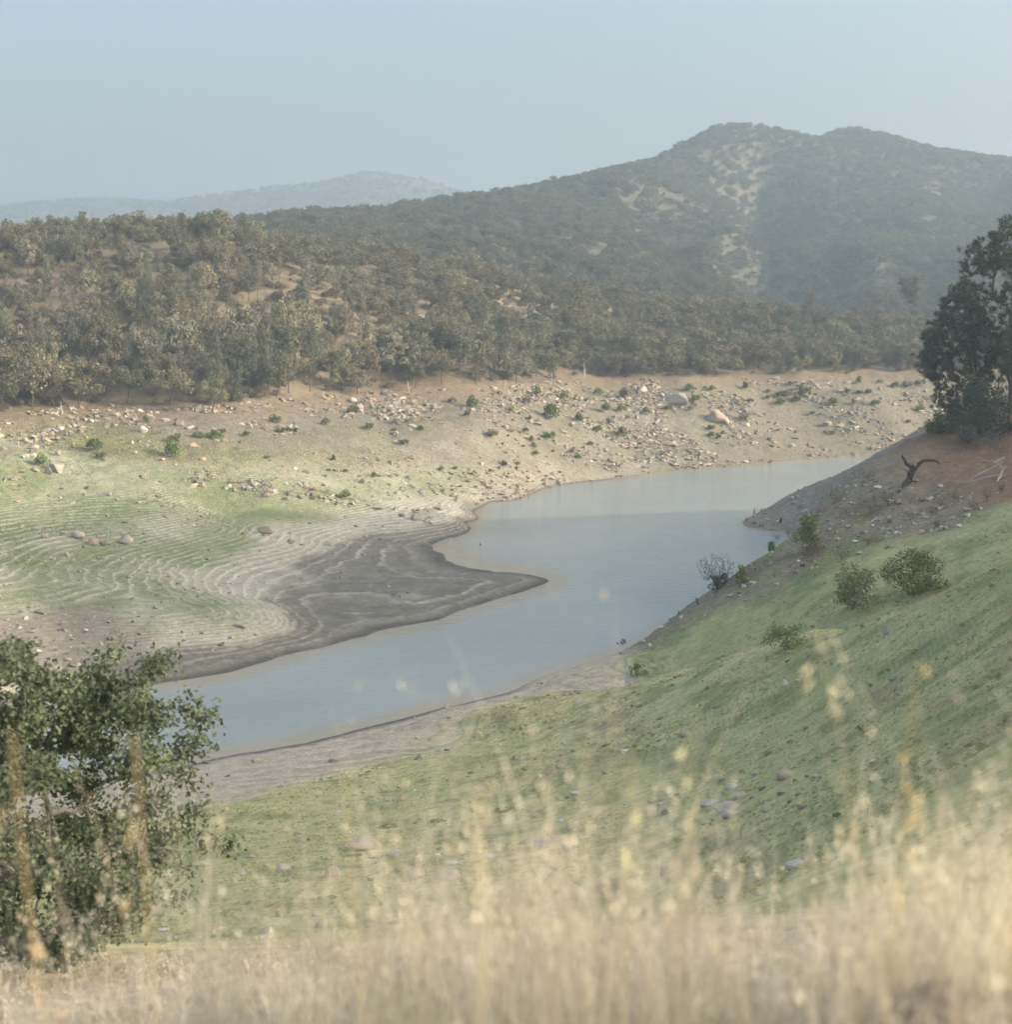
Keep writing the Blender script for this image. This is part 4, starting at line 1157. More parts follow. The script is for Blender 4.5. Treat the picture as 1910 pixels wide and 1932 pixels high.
def stones(n, xr, yr, accept, smin, smax, seed, pal):
    rs = rs_(seed)
    y = np.sqrt(rs.uniform(yr[0] ** 2, yr[1] ** 2, n)); x = rs.uniform(-.46, .46, n) * y if xr is None else rs.uniform(xr[0], xr[1], n)
    z = ground_z(x, y)
    k = accept(x, y, z, rs)
    x, y, z = x[k], y[k], z[k]
    s = smin * (smax / smin) ** (rs.uniform(size=len(x)) ** 2.0)
    pal = np.array(pal)
    c = pal[rs.integers(0, len(pal), len(x))] * rs.uniform(.75, 1.25, (len(x), 1))
    return np.stack([x, y, z], 1), s, c
def acc_far(x, y, z, rs):
    far = (y > chan_y(x)) & (z > np.where(y > 303, .05, 1.7)) & (z < 20.3)
    cl = fbm(x / 13, y / 13, 111, 3) + .5 * fbm(x / 4, y / 4, 115, 2)
    wgt = smooth(-60, 40, x) * .75 + smooth(13, 18, z) * .6 + .06 - .25 * smooth(10, 2, z) * smooth(40, 0, x)
    ridge = smooth(6, 1, np.abs(y - np.interp(x, [-60, -43, -27, -16, -5], [271, 276, 283, 285, 290]))) * (x < -6) * (x > -62) * 1.1 + np.exp(-((x - 1) / 6) ** 2 - ((y - 317) / 5) ** 2) * 1.2      # the stony rib that runs down to the mud
    return far & (rs.uniform(size=len(x)) < np.clip((wgt + ridge) * (.30 + 1.15 * cl), 0, 1))
p, s, c = stones(150000, None, (215, 450), acc_far, .20, 1.2, 501, [(.30, .262, .20), (.36, .31, .24), (.215, .188, .15), (.41, .38, .32), (.32, .25, .178)])
rubble('rubble', p, s, c, 1)
def acc_flat(x, y, z, rs):
    far = (y > chan_y(x)) & (z > .8) & (z < 12) & (x < 10)
    return far & (rs.uniform(size=len(x)) < np.clip(.10 + .28 * fbm(x / 12, y / 12, 131, 3) + 1.0 * np.exp(-(((x + 58) / 13) ** 2 + ((y - 172) / 14) ** 2)), 0, 1))
p, s, c = stones(30000, None, (155, 300), acc_flat, .09, .62, 502, [(.30, .27, .22), (.38, .35, .30), (.22, .19, .16), (.44, .42, .37)])
rubble('flat_stones', p, s, c, 2)
def acc_near(x, y, z, rs):
    near = (y < chan_y(x)) & (z > .1) & (z < 21)
    rk = rock_w(x, y, fbm(x / 26, y / 26, 21), fbm(x / 8, y / 8, 25))
    return near & (rs.uniform(size=len(x)) < np.clip(rk * (.55 + .5 * fbm(x / 6, y / 6, 141, 3)) * np.where(y > 240, .35, 1) + .02 + .03 * smooth(120, 90, y) * (fbm(x / 9, y / 9, 145, 3) > .1), 0, 1))
p, s, c = stones(70000, None, (70, 292), acc_near, .08, .6, 503, [(.32, .28, .215), (.42, .375, .30), (.22, .18, .14), (.52, .485, .42)])
rubble('slope_stones', p, s, c, 3)

# ------------------------------------------------------------------ right bank: shrubs, bare brush, pines, dead wood
def qc(x, y): return (1700 + x / 6.367) / 1.047, (850 + y / 6.367) / 1.047
def leafy_shrub(px, pyb, w, h, colr, desc, seed, per=1500, cone=False, leaf=.14, name='shrub', dmin=60):
    """near shrub with its own foliage and stems; px, pyb is its foot"""
    p = hit(px, pyb, dmin)
    k = p[1] / FPX
    rs = rs_(seed)
    W, H = w * k / 2, h * k
    C, Rr = [], []
    for i in range(26):
        a, u = rs.uniform(0, 6.28), math.sqrt(rs.uniform(0, 1))
        zz = rs.uniform(.16, 1)
        prof = (1 - zz) ** .8 + .12 if cone else math.sqrt(max(0, 1 - (zz * 1.05 - .35) ** 2 / .55))
        C.append((u * W * prof * math.cos(a) * .82, u * W * prof * math.sin(a) * .82, zz * H * .9)); Rr.append(rs.uniform(.13, .24) * (W + H * .5))
    o = empty(name, p)
    cb, sb = MB(), MB()
    clump_cards(cb, rs, C, Rr, per // 26, leaf, .9, .65)
    nodes, par = grow([(0, 0, -.3), (0, 0, .15)], C, rs, .6, .16, .1)
    limbs(sb, nodes, par, .014, .12, 4)
    f = cb.build('foliage', M_LEAF, o); f.color = (*colr, 1)
    sb.build('stems', M_BARK, o)
    put(o, px, pyb - h / 2, desc, 'shrub', 'shrub', 'shrubs on the near right bank', 'right')
    return o
leafy_shrub(1524, 1042, 68, 74, (.20, .245, .09), 'cone shaped green', 601, 2200, True, .17)
leafy_shrub(1456, 1042, 19, 22, (.18, .225, .08), 'little round green', 602, 500, False, .14)
leafy_shrub(1399, 1101, 28, 38, (.28, .33, .08), 'bright yellow green', 603, 1100, True, .15)
leafy_shrub(1722, 1124, 136, 84, (.215, .245, .10), 'broad rounded dark leaved', 604, 4200, False, .15)
leafy_shrub(1610, 1150, 118, 84, (.235, .25, .11), 'loose ragged olive', 605, 3000, False, .15)
leafy_shrub(1487, 1224, 112, 48, (.235, .265, .11), 'low sprawling pale green', 606, 1800, False, .13)
leafy_shrub(1203, 1274, 42, 24, (.245, .275, .115), 'small low weedy', 607, 700, False, .12)
leafy_shrub(1776, 822, 60, 46, (.085, .115, .04), 'dense green', 608, 1600, False, .2)
leafy_shrub(1826, 836, 96, 62, (.085, .10, .065), 'grey green spreading', 609, 2400, False, .2)
leafy_shrub(1880, 830, 100, 80, (.08, .09, .06), 'tall dusky', 610, 2600, False, .2)
leafy_shrub(1850, 800, 110, 90, (.07, .085, .06), 'high dusky grey', 611, 2600, False, .2)

def bare(px, pyb, w, h, desc, seed, colr=M_TWIG, n=80, up=.5, tip=.02, noun='bare shrub', where='right', group='leafless brush on the near right bank', dmin=60, name='bare_shrub'):
    p = hit(px, pyb, dmin)
    k = p[1] / FPX
    o = link(name, bare_proto(seed, h * k, w * k / 2, n, .10, tip, colr, up, .45), None, p)
    put(o, px, pyb - h / 2, desc, noun, 'shrub', group, where)
    return o
b0 = hit(1352, 1114, 60)
o = empty('bare_shrub', b0)
kk = b0[1] / FPX
br = link('branches', bare_proto(640, 78 * kk, 44 * kk, 620, .2, .013, M_TWIG, .35, .4, [(0, 0, -.4), (.05, 0, .2), (0, 0, .45)]), o)
cb = MB(); rs = rs_(641)
clump_cards(cb, rs, [(-.5, 0, .5), (.4, .1, .7), (0, -.3, 1.1), (.9, 0, 1.3), (-.2, .2, 1.6), (1.0, .1, 1.9), (.3, 0, 1.5)], [.7, .7, .7, .6, .5, .5, .6], 130, .14)
f = cb.build('foliage', M_LEAF, o); f.color = (.075, .10, .045, 1)
put(o, 1352, 1075, 'fan of leafless brown twigs with leafy base', 'shrub', 'shrub', 'shrubs on the near right bank', 'right')
RB = mat_bark('russet_twig', (.24, .175, .13), .3)
for i, (x, y, w, h) in enumerate([(620, 930, 200, 150), (1020, 990, 170, 190), (1590, 900, 190, 230), (340, 960, 260, 230), (1190, 900, 150, 150), (900, 1080, 200, 130), (150, 1060, 160, 120), (1420, 1020, 170, 150), (620, 1130, 220, 130), (1760, 800, 160, 190)]):
    px, py = qc(x, y)
    bare(px, py, w / 6.67, h / 6.67, ('wide ' if w > 195 else 'upright ' if h > w else 'small ') + ('dark' if i == 3 else 'russet'), 650 + i, M_TWIG if i == 3 else RB, 240, .5, .011)
for i, (x, y, w, h) in enumerate([(1130, 690, 110, 70), (960, 800, 130, 60), (990, 1110, 150, 90), (1130, 1030, 190, 80), (830, 1090, 120, 60), (640, 1000, 60, 36), (700, 985, 40, 46), (870, 870, 70, 50)]):
    px, py = q6(x, y)
    bare(px, py, w * k4, h * k4, ('wide ' if w > 140 else 'low ') + 'brown', 670 + i, RB, 200, .5, .012)
for i, (px, py, w, h) in enumerate([(1865, 800, 90, 110), (1890, 760, 80, 120), (1850, 850, 80, 60), (1885, 860, 70, 50)]):
    bare(px, py, w, h, ('tall' if h > 80 else 'low') + ' tangled pale grey', 690 + i, M_GREYBARK, 200, .45, .02)

def in_poly(x, y, P):
    c = False
    for i in range(len(P)):
        (x1, y1), (x2, y2) = P[i], P[i - 1]
        if (y1 > y) != (y2 > y) and x < (x2 - x1) * (y - y1) / (y2 - y1) + x1: c = not c
    return c
def big_pine(base, outline, n, D, depth, seed, desc, sparse=None, trunk_top=None, per=30, L=.75):
    """pine surveyed from its outline: shoot tips spread through the crown's volume"""
    rs = rs_(seed)
    p0 = np.array(base)
    xs, ys = [a for a, b in outline], [b for a, b in outline]
    T = []
    cx = (min(xs) + max(xs)) / 2
    while len(T) < n:
        px, py = rs.uniform(min(xs), max(xs)), rs.uniform(min(ys), max(ys))
        if not in_poly(px, py, outline): continue
        if sparse and sparse(px, py, rs): continue
        wl = max(3.0, min(depth, abs(px - cx) / FPX * D * -.5 + depth))
        T.append(np.array(at_d(px, py, D + rs.uniform(-wl, wl))) - p0)
    for px, py in outline[:-3]:
        T.append(np.array(at_d(px, py, D + rs.normal() * .8)) - p0)
    top = np.array(at_d(*trunk_top, D)) - p0
    root = [(0, 0, -1.5)] + [tuple(top * f + np.array([math.sin(f * 5) * .3, 0, 0])) for f in (.15, .3, .45, .6, .75, .88, 1)]
    nodes, par = grow(root, T, rs, 1.4, .12, -.02)
    o = empty('pine_tree', p0)
    tb, cb = MB(), MB()
    limbs(tb, nodes, par, .035, .42, 6)
    P = np.array(T)
    P = np.concatenate([P, P + rs.normal(size=P.shape) * .42, P + rs.normal(size=P.shape) * .5])
    ax = unit(P - root[4] + np.array([0, 0, 3.0]))
    needles(cb, rs, P, ax, L, per, .085)
    tb.build('trunk', M_BARK, o)
    c = cb.build('crown', M_NEEDLE, o); c.color = (.112, .122, .085, 1)
    put(o, sum(xs) / len(xs), sum(ys) / len(ys), desc, 'pine tree', 'tree', 'dark pines on the near right bank', 'right')
pbase = hit(1900, 828, 60)
bz = lambda x, y: np.array([x, y, float(ground_z(x, y))])
DA = 208.0
bA = bz((1905 - CX) / FPX * DA, DA)
big_pine(bA, [(1905, 415), (1893, 428), (1870, 450), (1868, 470), (1842, 458), (1832, 475), (1824, 492), (1821, 524), (1810, 540), (1830, 560), (1850, 600), (1860, 660), (1900, 700), (1990, 690), (2030, 600), (2010, 500), (1960, 430)], 420, DA, 5.5, 701,
         'tallest dark', lambda x, y, r: (1840 < x < 1890 and 520 < y < 650 and r.uniform() < .55), (1912, 425))
DB = 213.0
bB = bz((1850 - CX) / FPX * DB, DB)
big_pine(bB, [(1800, 548), (1776, 577), (1759, 612), (1744, 640), (1735, 674), (1748, 690), (1752, 710), (1778, 733), (1765, 745), (1773, 762), (1800, 790), (1880, 790), (1900, 700), (1890, 640), (1860, 600), (1830, 565)], 460, DB, 5.0, 702,
         'broad dark lower', lambda x, y, r: (1760 < x < 1800 and 715 < y < 760 and r.uniform() < .5), (1822, 556))

def wood(name, polys, D, mat, desc, noun, group, where, sides=7, follow=True, cat='dead wood'):
    """dead timber from its limbs: each limb a list of (px, py, radius m, depth offset m)"""
    first = polys[0][0]
    base = np.array(at_d(first[0], first[1], D))
    mb = MB()
    allp = []
    for pl in polys:
        P3 = []
        for a in pl:                                  # lying timber follows the ground it rests on
            g = hit(a[0], a[1], 60) if follow else None
            d = D + (a[3] if len(a) > 3 else 0)
            P3.append(at_d(a[0], a[1], d if g is None else min(d, g[1] - a[2] * .4)))
        pts = np.array(P3) - base
        rad = np.array([a[2] for a in pl])
        t = np.linspace(0, len(pl) - 1, (len(pl) - 1) * 4 + 1)
        P = np.stack([np.interp(t, np.arange(len(pl)), pts[:, k]) for k in range(3)], 1)
        P[1:-1] += np.random.default_rng(len(allp)).normal(size=(len(P) - 2, 3)) * np.interp(t, np.arange(len(pl)), rad)[1:-1, None] * .25
        tube(mb, P, np.interp(t, np.arange(len(pl)), rad), sides)
        allp += pl
    o = mb.build(name, mat); o.location = base
    px, py = np.mean([a[0] for a in allp]), np.mean([a[1] for a in allp])
    if cat: put(o, px, py, desc, noun, cat, group, where)
    return o
# charred fallen oak on the right bank
tr = empty('fallen_tree')
cpx = lambda x, y: qc(x, y)
pt = hit(*cpx(640, 600), 60)
Dt = pt[1] - 1.0
wood_parts = []
main = wood('trunk', [[(*cpx(480, 790), .16, 1), (*cpx(560, 690), .30, .6), (*cpx(620, 600), .42, 0), (*cpx(650, 520), .45, -.3), (*cpx(690, 450), .36, -.6)]], Dt, M_CHAR, '', '', '', '', 9, cat=None)
for nm, pl, mt in (('limb', [[(*cpx(650, 480), .28, -.3), (*cpx(600, 430), .24, -.5), (*cpx(555, 375), .19, -.8), (*cpx(530, 320), .15, -1)]], M_CHAR),
                   ('limb', [[(*cpx(690, 480), .30, -.4), (*cpx(730, 420), .26, -.8), (*cpx(800, 380), .22, -1.2), (*cpx(880, 375), .19, -1.5), (*cpx(950, 390), .15, -1.6), (*cpx(1010, 425), .10, -1.5)]], M_CHAR),
                   ('bleached_stub', [[(*cpx(690, 450), .18, -.8), (*cpx(705, 400), .14, -1), (*cpx(745, 375), .06, -1.2)]], M_PALEBARK),
                   ('bleached_branch', [[(*cpx(600, 530), .06, -.3), (*cpx(560, 490), .06, -.5), (*cpx(500, 480), .05, -.8), (*cpx(435, 450), .03, -1)]], M_GREYBARK),
                   ('root', [[(*cpx(520, 720), .13, .4), (*cpx(430, 715), .09, .2), (*cpx(340, 745), .08, .2), (*cpx(312, 800), .05, .2)]], M_CHAR),
                   ('root', [[(*cpx(560, 740), .11, .5), (*cpx(600, 700), .10, .3), (*cpx(660, 640), .12, 0)]], M_CHAR)):
    c = wood(nm, pl, Dt, mt, '', '', '', '', 7, cat=None)
    wood_parts.append(c)
tr.location = main.location
for c in [main] + wood_parts:
    c.location = c.location - tr.location if c is not main else (0, 0, 0)
    c.parent = tr
px, py = cpx(680, 560)
put(tr, px, py, 'charred forked', 'fallen trunk', 'dead tree', 'dead wood on the near right bank', 'right')
pf = hit(*cpx(1700, 600), 60)
Df = pf[1] - 1.2
wood('fallen_branch', [[(*cpx(1820, 340), .10), (*cpx(1740, 375), .10), (*cpx(1690, 395), .08)], [(*cpx(1715, 650), .10, -.5), (*cpx(1760, 580), .16, -.4), (*cpx(1785, 500), .15), (*cpx(1760, 440), .11), (*cpx(1750, 400), .07)], [(*cpx(1800, 490), .09), (*cpx(1840, 450), .08)], [(*cpx(1790, 450), .05), (*cpx(1775, 380), .04)],
     [(*cpx(1750, 410), .06), (*cpx(1690, 405), .05), (*cpx(1655, 375), .03)], [(*cpx(1650, 390), .05), (*cpx(1560, 375), .035), (*cpx(1475, 340), .02)], [(*cpx(1830, 560), .05, -.4), (*cpx(1700, 570), .06, -.3), (*cpx(1580, 590), .065, -.2), (*cpx(1450, 630), .05, 0), (*cpx(1270, 660), .03, .4)]]
     + [[(*cpx(1800 - 18 * i, 400 + 9 * i), .035, -.2 * (i % 3)), (*cpx(1650 - 22 * i, 470 + 12 * i), .028, 0), (*cpx(1480 - 14 * i, 545 + 10 * i), .012, .3)] for i in range(8)], Df, M_PALEBARK, 'bleached white many twigged', 'fallen branch', 'dead wood on the near right bank', 'right')
for i, (x0, y0, x1, y1) in enumerate([(830, 660, 915, 580), (1035, 810, 1100, 765), (660, 640, 720, 570), (1270, 560, 1400, 470)]):
    a, b = cpx(x0, y0), cpx(x1, y1)
    D = hit((a[0] + b[0]) / 2, (a[1] + b[1]) / 2, 60)[1] - .15
    wood('stick', [[(*a, .07, -.1), (*b, .06, .1)]], D, M_GREYBARK, 'short grey weathered', 'stick', 'dead wood on the near right bank', 'right', 6)
# small stumps and posts by the water
def post(px, pyb, h, r, lean, desc, noun, where, group, mat=M_CHAR, name='stump', dmin=60, dup=None):
    p = hit(px, pyb, dmin) if dup is None else np.array(at_z(px, pyb, 0))
    k = p[1] / FPX
    H = h * k
    mb = MB()
    f = np.array([-.15, .1, .35, .6, .85, 1.0])
    tube(mb, np.stack([lean * H * f, .05 * np.sin(f * 4), H * f], 1), r * np.array([1.25, 1.1, 1, .92, .8, .5]), 7)
    o = mb.build(name, mat); o.location = p
    put(o, px, pyb - h / 2, desc, noun, 'dead wood' if name != 'stake' else 'stake', group, where)
    return o
post(1423, 970, 11, .11, .12, 'slim dark upright', 'stump', 'point', 'stumps near the water')
post(1473, 986, 9, .22, .2, 'squat dark leaning', 'stump', 'point', 'stumps near the water')
post(1318, 1141, 9, .10, -.4, 'short leaning dark', 'stump', 'right', 'stumps near the water')
post(907.5, 1029, 5, .10, -.5, 'half sunk dark', 'snag', 'water', 'wood standing in the water', name='stump', dup=1)
M_STEEL = mat_bark('steel', (.22, .215, .23), .15)
for px, pyb, h in [(1171, 1628, 88), (1248, 1655, 48), (1398, 1589, 28), (1637, 1545, 30)]:
    post(px, pyb, h, .022, .01, 'thin tall grey' if h > 60 else 'thin grey', 'fence stake', 'slope', 'thin stakes on the green slope', M_STEEL, 'stake', 22)
# bleached snags at the edge of the far wood
for i, (px, pyb, h) in enumerate([(1039, 728, 24), (772, 745, 26), (611, 752, 14), (405, 780, 14), (951, 733, 16), (1103, 715, 30), (1030, 700, 34), (116, 782, 22), (900, 718, 28)]):
    p = hit(px, pyb, 200)
    k = p[1] / FPX; H = h * k
    mb = MB(); r = np.random.default_rng(800 + i)
    f = np.linspace(-.1, 1, 7)
    ax = np.stack([r.normal() * .12 * H * f + .08 * np.sin(f * 5 + i), r.normal() * .1 * H * f, H * f], 1)
    tube(mb, ax, np.linspace(.24, .07, 7), 6)
    for b in range(4):
        s0 = ax[3 + b % 3]
        d = np.array([r.normal(), r.normal() * .6, abs(r.normal()) * .8 + .3]) * H * .16
        tube(mb, [s0, s0 + d * .6, s0 + d + np.array([0, 0, .3])], [.08, .06, .025], 4)
    o = mb.build('dead_snag', M_PALEBARK); o.location = p
    put(o, px, pyb - h / 2, ('tall' if h > 25 else 'short') + ' bleached', 'snag', 'dead tree', 'bleached snags at the edge of the far wood', 'bank')
# bare grey weeping tree in the wood
p = hit(374, 742, 200)
o = link('bare_tree', bare_proto(830, 95 * p[1] / FPX, 34 * p[1] / FPX, 170, .3, .035, M_GREYBARK, .8, .9), None, p)
put(o, 374, 690, 'bleached leafless', 'tree', 'tree', FOREST, 'forest')
# drift log on the far bank
D = hit(*q6(920, 150), 200)[1] - .5
wood('drift_log', [[(*q6(903, 162), .18), (*q6(925, 152), .2), (*q6(944, 140), .22, .2), (*q6(946, 128), .18, .3), (*q6(930, 118), .12, .4)]], D, M_PALEBARK, 'curled bleached', 'drift log', 'driftwood on the far bank', 'bank')
D = hit(*q4(1045, 158), 200)[1] - .4
wood('drift_log', [[(*q4(1036, 166), .14), (*q4(1050, 150), .12)]], D, M_PALEBARK, 'short straight bleached', 'drift log', 'driftwood on the far bank', 'bank')
for (x0, y0, x1, y1) in [(12, 1211, 48, 1212), (335, 1296, 358, 1298)]:
    a, b = q5(x0, y0), q5(x1, y1)
    D = hit(*a, 60)[1] - .1
    wood('drift_log', [[(*a, .1), (*b, .09)]], D, M_TWIG, 'dark stranded', 'drift log', 'driftwood on the mud', 'flat', 6)
# ducks on the lake
def duck_mesh():
    mb = MB()
    u = np.linspace(0, 1, 9)
    tube(mb, np.stack([-.24 + .48 * u, 0 * u, .07 + .05 * (1 - u) ** 3], 1), .005 + .105 * np.sin(np.pi * np.clip(u * .93 + .05, 0, 1)) ** .7, 8)
    tube(mb, [(.17, 0, .10), (.2, 0, .19), (.21, 0, .25), (.235, 0, .27), (.27, 0, .265), (.33, 0, .25)], [.045, .035, .05, .052, .035, .012], 7)
    return mb.mesh('duck', M_CHAR, True)
DK = duck_mesh()
for x, y in [(518, 535), (612, 487), (633, 537), (655, 437), (680, 460), (705, 490), (690, 515)]:
    px, py = (1180 + x / 12.733) / 1.047, (1230 + y / 12.733) / 1.047
    o = link('duck', DK, None, at_z(px, py, 0)); o.rotation_euler = (0, 0, rng.uniform(0, 6.28)); o.scale = (.72,) * 3
    put(o, px, py, 'small dark', 'duck', 'bird', 'ducks on the lake', 'water')

# ------------------------------------------------------------------ green slope: low sward and leafy weeds
def weed_mesh(seed, n=90, r=.22, leaf=.075):
    rs = rs_(seed); mb = MB()
    a = rs.uniform(0, 6.28, n); rr = r * np.sqrt(rs.uniform(0, 1, n))
    P = np.stack([rr * np.cos(a), rr * np.sin(a), .02 + rs.uniform(0, 1, n) * .16 * (1 - rr / r * .6)], 1)
    d = unit(np.stack([np.cos(a), np.sin(a), rs.uniform(1.0, 3.0, n)], 1) + rs.normal(size=(n, 3)) * .3)
    cards(mb, P, d, leaf * .6, leaf * rs.uniform(.7, 1.3, n), rs)
    return mb.mesh('weed', M_LEAF)
WEED = [weed_mesh(850 + i) for i in range(3)]
weeds = []
for px, py, w in [(q8(870, 880) + (60,)), (q8(540, 935) + (40,)), (q8(290, 965) + (50,)), (q8(240, 1345) + (30,)), (q8(325, 1440) + (30,)), (q9(300, 1225) + (40,)), (q9(310, 1310) + (45,)), (q9(890, 905) + (30,)), (q9(430, 1135) + (36,)), (q9(1040, 480) + (70,))]:
    p = hit(px, py, 22)
    if p is None: continue
    o = link('weed', WEED[len(weeds) % 3], None, p)
    s = w * .45 * p[1] / FPX / .26
    o.scale = (s, s, min(s, 1.6) * .8); o.color = (.12, .155, .06, 1)
    put(o, px, py, 'leafy green', 'weed clump', 'weed', 'leafy weeds on the green slope', 'slope')
    weeds.append(o)
tp, ts = [], []
rs = rs_(860)
y = np.sqrt(rs.uniform(20 ** 2, 205 ** 2, 170000)); x = rs.uniform(-.42, .42, len(y)) * y
z = ground_z(x, y)
k = (y < chan_y(x)) & (z > 1.2) & (z < 30)
n1, n2 = fbm(x / 26, y / 26, 21), fbm(x / 8, y / 8, 25)
rk = rock_w(x, y, n1, n2)
k &= (shore_w(x, y, z, n1, n2) < .3) & (rs.uniform(size=len(x)) < (.75 - .68 * rk) * (.55 + .6 * fbm(x / 5, y / 5, 44, 3)))
n2 = n2[k]
x, y, z = x[k], y[k], z[k]
yel = rs.uniform(size=len(x)) < np.clip(.5 + .6 * fbm(x / 22, y / 22, 47, 3), .1, .95)
sz = rs.uniform(.28, .62, len(x)) * (1 + .5 * (rs.uniform(size=len(x)) < .06))
P = np.stack([x, y, z - .01], 1)
scatter('green_sward', P[~yel], sz[~yel], weeds[:3], (.44, .43, .185), .2, 21)
rs2 = rs_(865)
big = (rs2.uniform(size=len(P)) < .022) & (n2 > -.1)
scatter('leafy_weeds', P[big], rs2.uniform(.7, 1.5, big.sum()), weeds[:3], (.26, .31, .125), .2, 22)
scatter('yellow_sward', P[yel], sz[yel], weeds[:3], (.54, .485, .225), .2, 23)
# thin green growth on the upper flat across the water
rs = rs_(861)
y = np.sqrt(rs.uniform(200 ** 2, 320 ** 2, 60000)); x = rs.uniform(-.42, .02, len(y)) * y
z = ground_z(x, y)
k = (y > chan_y(x)) & (z > 3.6) & (z < 16) & (rs.uniform(size=len(x)) < .35 + .6 * fbm(x / 8, y / 8, 49, 3))
scatter('flat_sward', np.stack([x, y, z - .01], 1)[k], rs.uniform(.4, .9, k.sum()), weeds[:3], (.30, .33, .155), .2, 25)

# ------------------------------------------------------------------ oak beside the camera, lower left
rs = rs_(900)
DO = 11.6
bo = np.array([(70 - CX) / FPX * DO, DO, 0.0]); bo[2] = float(height(bo[0:1], bo[1:2])[0])
OUT = [(-160, 1260), (-60, 1232), (30, 1222), (62, 1262), (130, 1285), (195, 1282), (250, 1300), (285, 1318), (318, 1318), (352, 1330), (374, 1350), (378, 1372), (345, 1395), (318, 1412), (335, 1440), (345, 1478), (325, 1505), (335, 1530), (338, 1560), (352, 1590),
       (345, 1625), (335, 1662), (318, 1700), (290, 1712), (262, 1740), (215, 1800), (160, 1850), (-160, 1900)]
HOLES = [(63, 1384, 22), (160, 1432, 26), (232, 1418, 30), (205, 1462, 18), (60, 1535, 30), (196, 1498, 24), (75, 1640, 26), (110, 1700, 18), (300, 1490, 14), (290, 1545, 16), (20, 1300, 26), (250, 1620, 14)]
SPRAY = [(45, 1222), (20, 1232), (185, 1258), (198, 1248), (210, 1238), (170, 1266), (262, 1296), (280, 1276), (292, 1262), (306, 1250), (318, 1245), (270, 1286), (355, 1328), (372, 1348), (386, 1366), (378, 1360), (330, 1432), (352, 1420), (372, 1408), (388, 1402), (362, 1414), (338, 1462), (352, 1470),
         (362, 1536), (372, 1530), (352, 1548), (345, 1575), (395, 1588), (425, 1594), (340, 1690), (345, 1640)]
T = []
clc = []
while len(clc) < 125:
    c = (rs.uniform(-160, 380), rs.uniform(1225, 1890), rs.uniform(-1.4, 1.4))
    if in_poly(c[0], c[1], OUT): clc.append(c)
while len(T) < 1300:
    cx_, cy_, cd_ = clc[int(rs.integers(0, 125))]
    px, py = cx_ + rs.normal() * 21, cy_ + rs.normal() * 15
    if not in_poly(px, py, OUT): continue
    if any((px - a) ** 2 + (py - b) ** 2 < r * r for a, b, r in HOLES) and rs.uniform() < .93: continue
    if py > 1700 and rs.uniform() < .2: continue
    T.append(np.array(at_d(px - max(0, px - 180) * .16, py, DO + cd_ + rs.normal() * .12)) - bo)
for px, py in [(a + rs.normal() * 7, b + rs.normal() * 5) for a, b in SPRAY for _ in range(2)]:
    T.append(np.array(at_d(px, py, DO + rs.uniform(-.4, .4))) - bo)
root = [(0, 0, -.4), (.02, 0, .4), (-.05, .1, .9), (-.1, .1, 1.4), (-.15, 0, 1.9)]
nodes, par = grow(root, T, rs, .22, .14, .10)
o = empty('oak_tree', bo)
tb = MB(); limbs(tb, nodes, par, .0035, .075, 5)
tb.build('trunk', M_GREYBARK, o)
lb = MB()
P = np.array(T)
n = 34
C = np.repeat(P, n, 0) + rs.normal(size=(len(P) * n, 3)) * np.array([.075, .075, .058])
Nn = unit(rs.normal(size=C.shape) + np.array([0, -.25, .75]))
cards(lb, C, Nn, rs.uniform(.027, .043, len(C)), rs.uniform(.038, .062, len(C)), rs, fold=.25)
f = lb.build('crown', M_OAKLEAF, o); f.color = (.108, .135, .08, 1)
put(o, 150, 1540, 'leafy near', 'oak tree', 'tree', 'trees beside the camera', 'near')

# ------------------------------------------------------------------ dry grass on the shoulder in front of the camera
STRAW = np.array([(.72, .66, .49), (.64, .56, .40), (.74, .70, .58), (.52, .45, .34), (.65, .61, .48)])
def blades(mb, rs, root, length, width, lean, colr, seg=5, droop=.5):
    n = len(root)
    a = rs.uniform(0, 6.28, n)
    d = np.stack([np.cos(a), np.sin(a), 0 * a], 1)
    f = np.linspace(0, 1, seg + 1)
    s = np.cross(d, [0, 0, 1.0])
    spin = rs.uniform(-1.2, 1.2, n)[:, None]
    side = s * np.cos(spin) + d * np.sin(spin)
    prof = np.maximum(1 - f ** 2, .12)
    ctr = root[:, None] + length[:, None, None] * (d[:, None] * (lean[:, None] * (f ** 1.7)[None])[..., None] + np.array([0, 0, 1.0])[None, None] * (f - droop * lean[:, None] * f ** 2.4)[..., None])
    Lf = ctr - side[:, None] * (width[:, None] * prof[None] / 2)[..., None]
    Rt = ctr + side[:, None] * (width[:, None] * prof[None] / 2)[..., None]
    V = np.stack([Lf, Rt], 2).reshape(-1, 3)
    k = np.arange(seg) * 2
    q = np.stack([k, k + 1, k + 3, k + 2], 1)
    mb.add(V, Q=(np.arange(n)[:, None, None] * (seg + 1) * 2 + q[None]).reshape(-1, 4), c=np.repeat(colr, (seg + 1) * 2, 0))
    return ctr
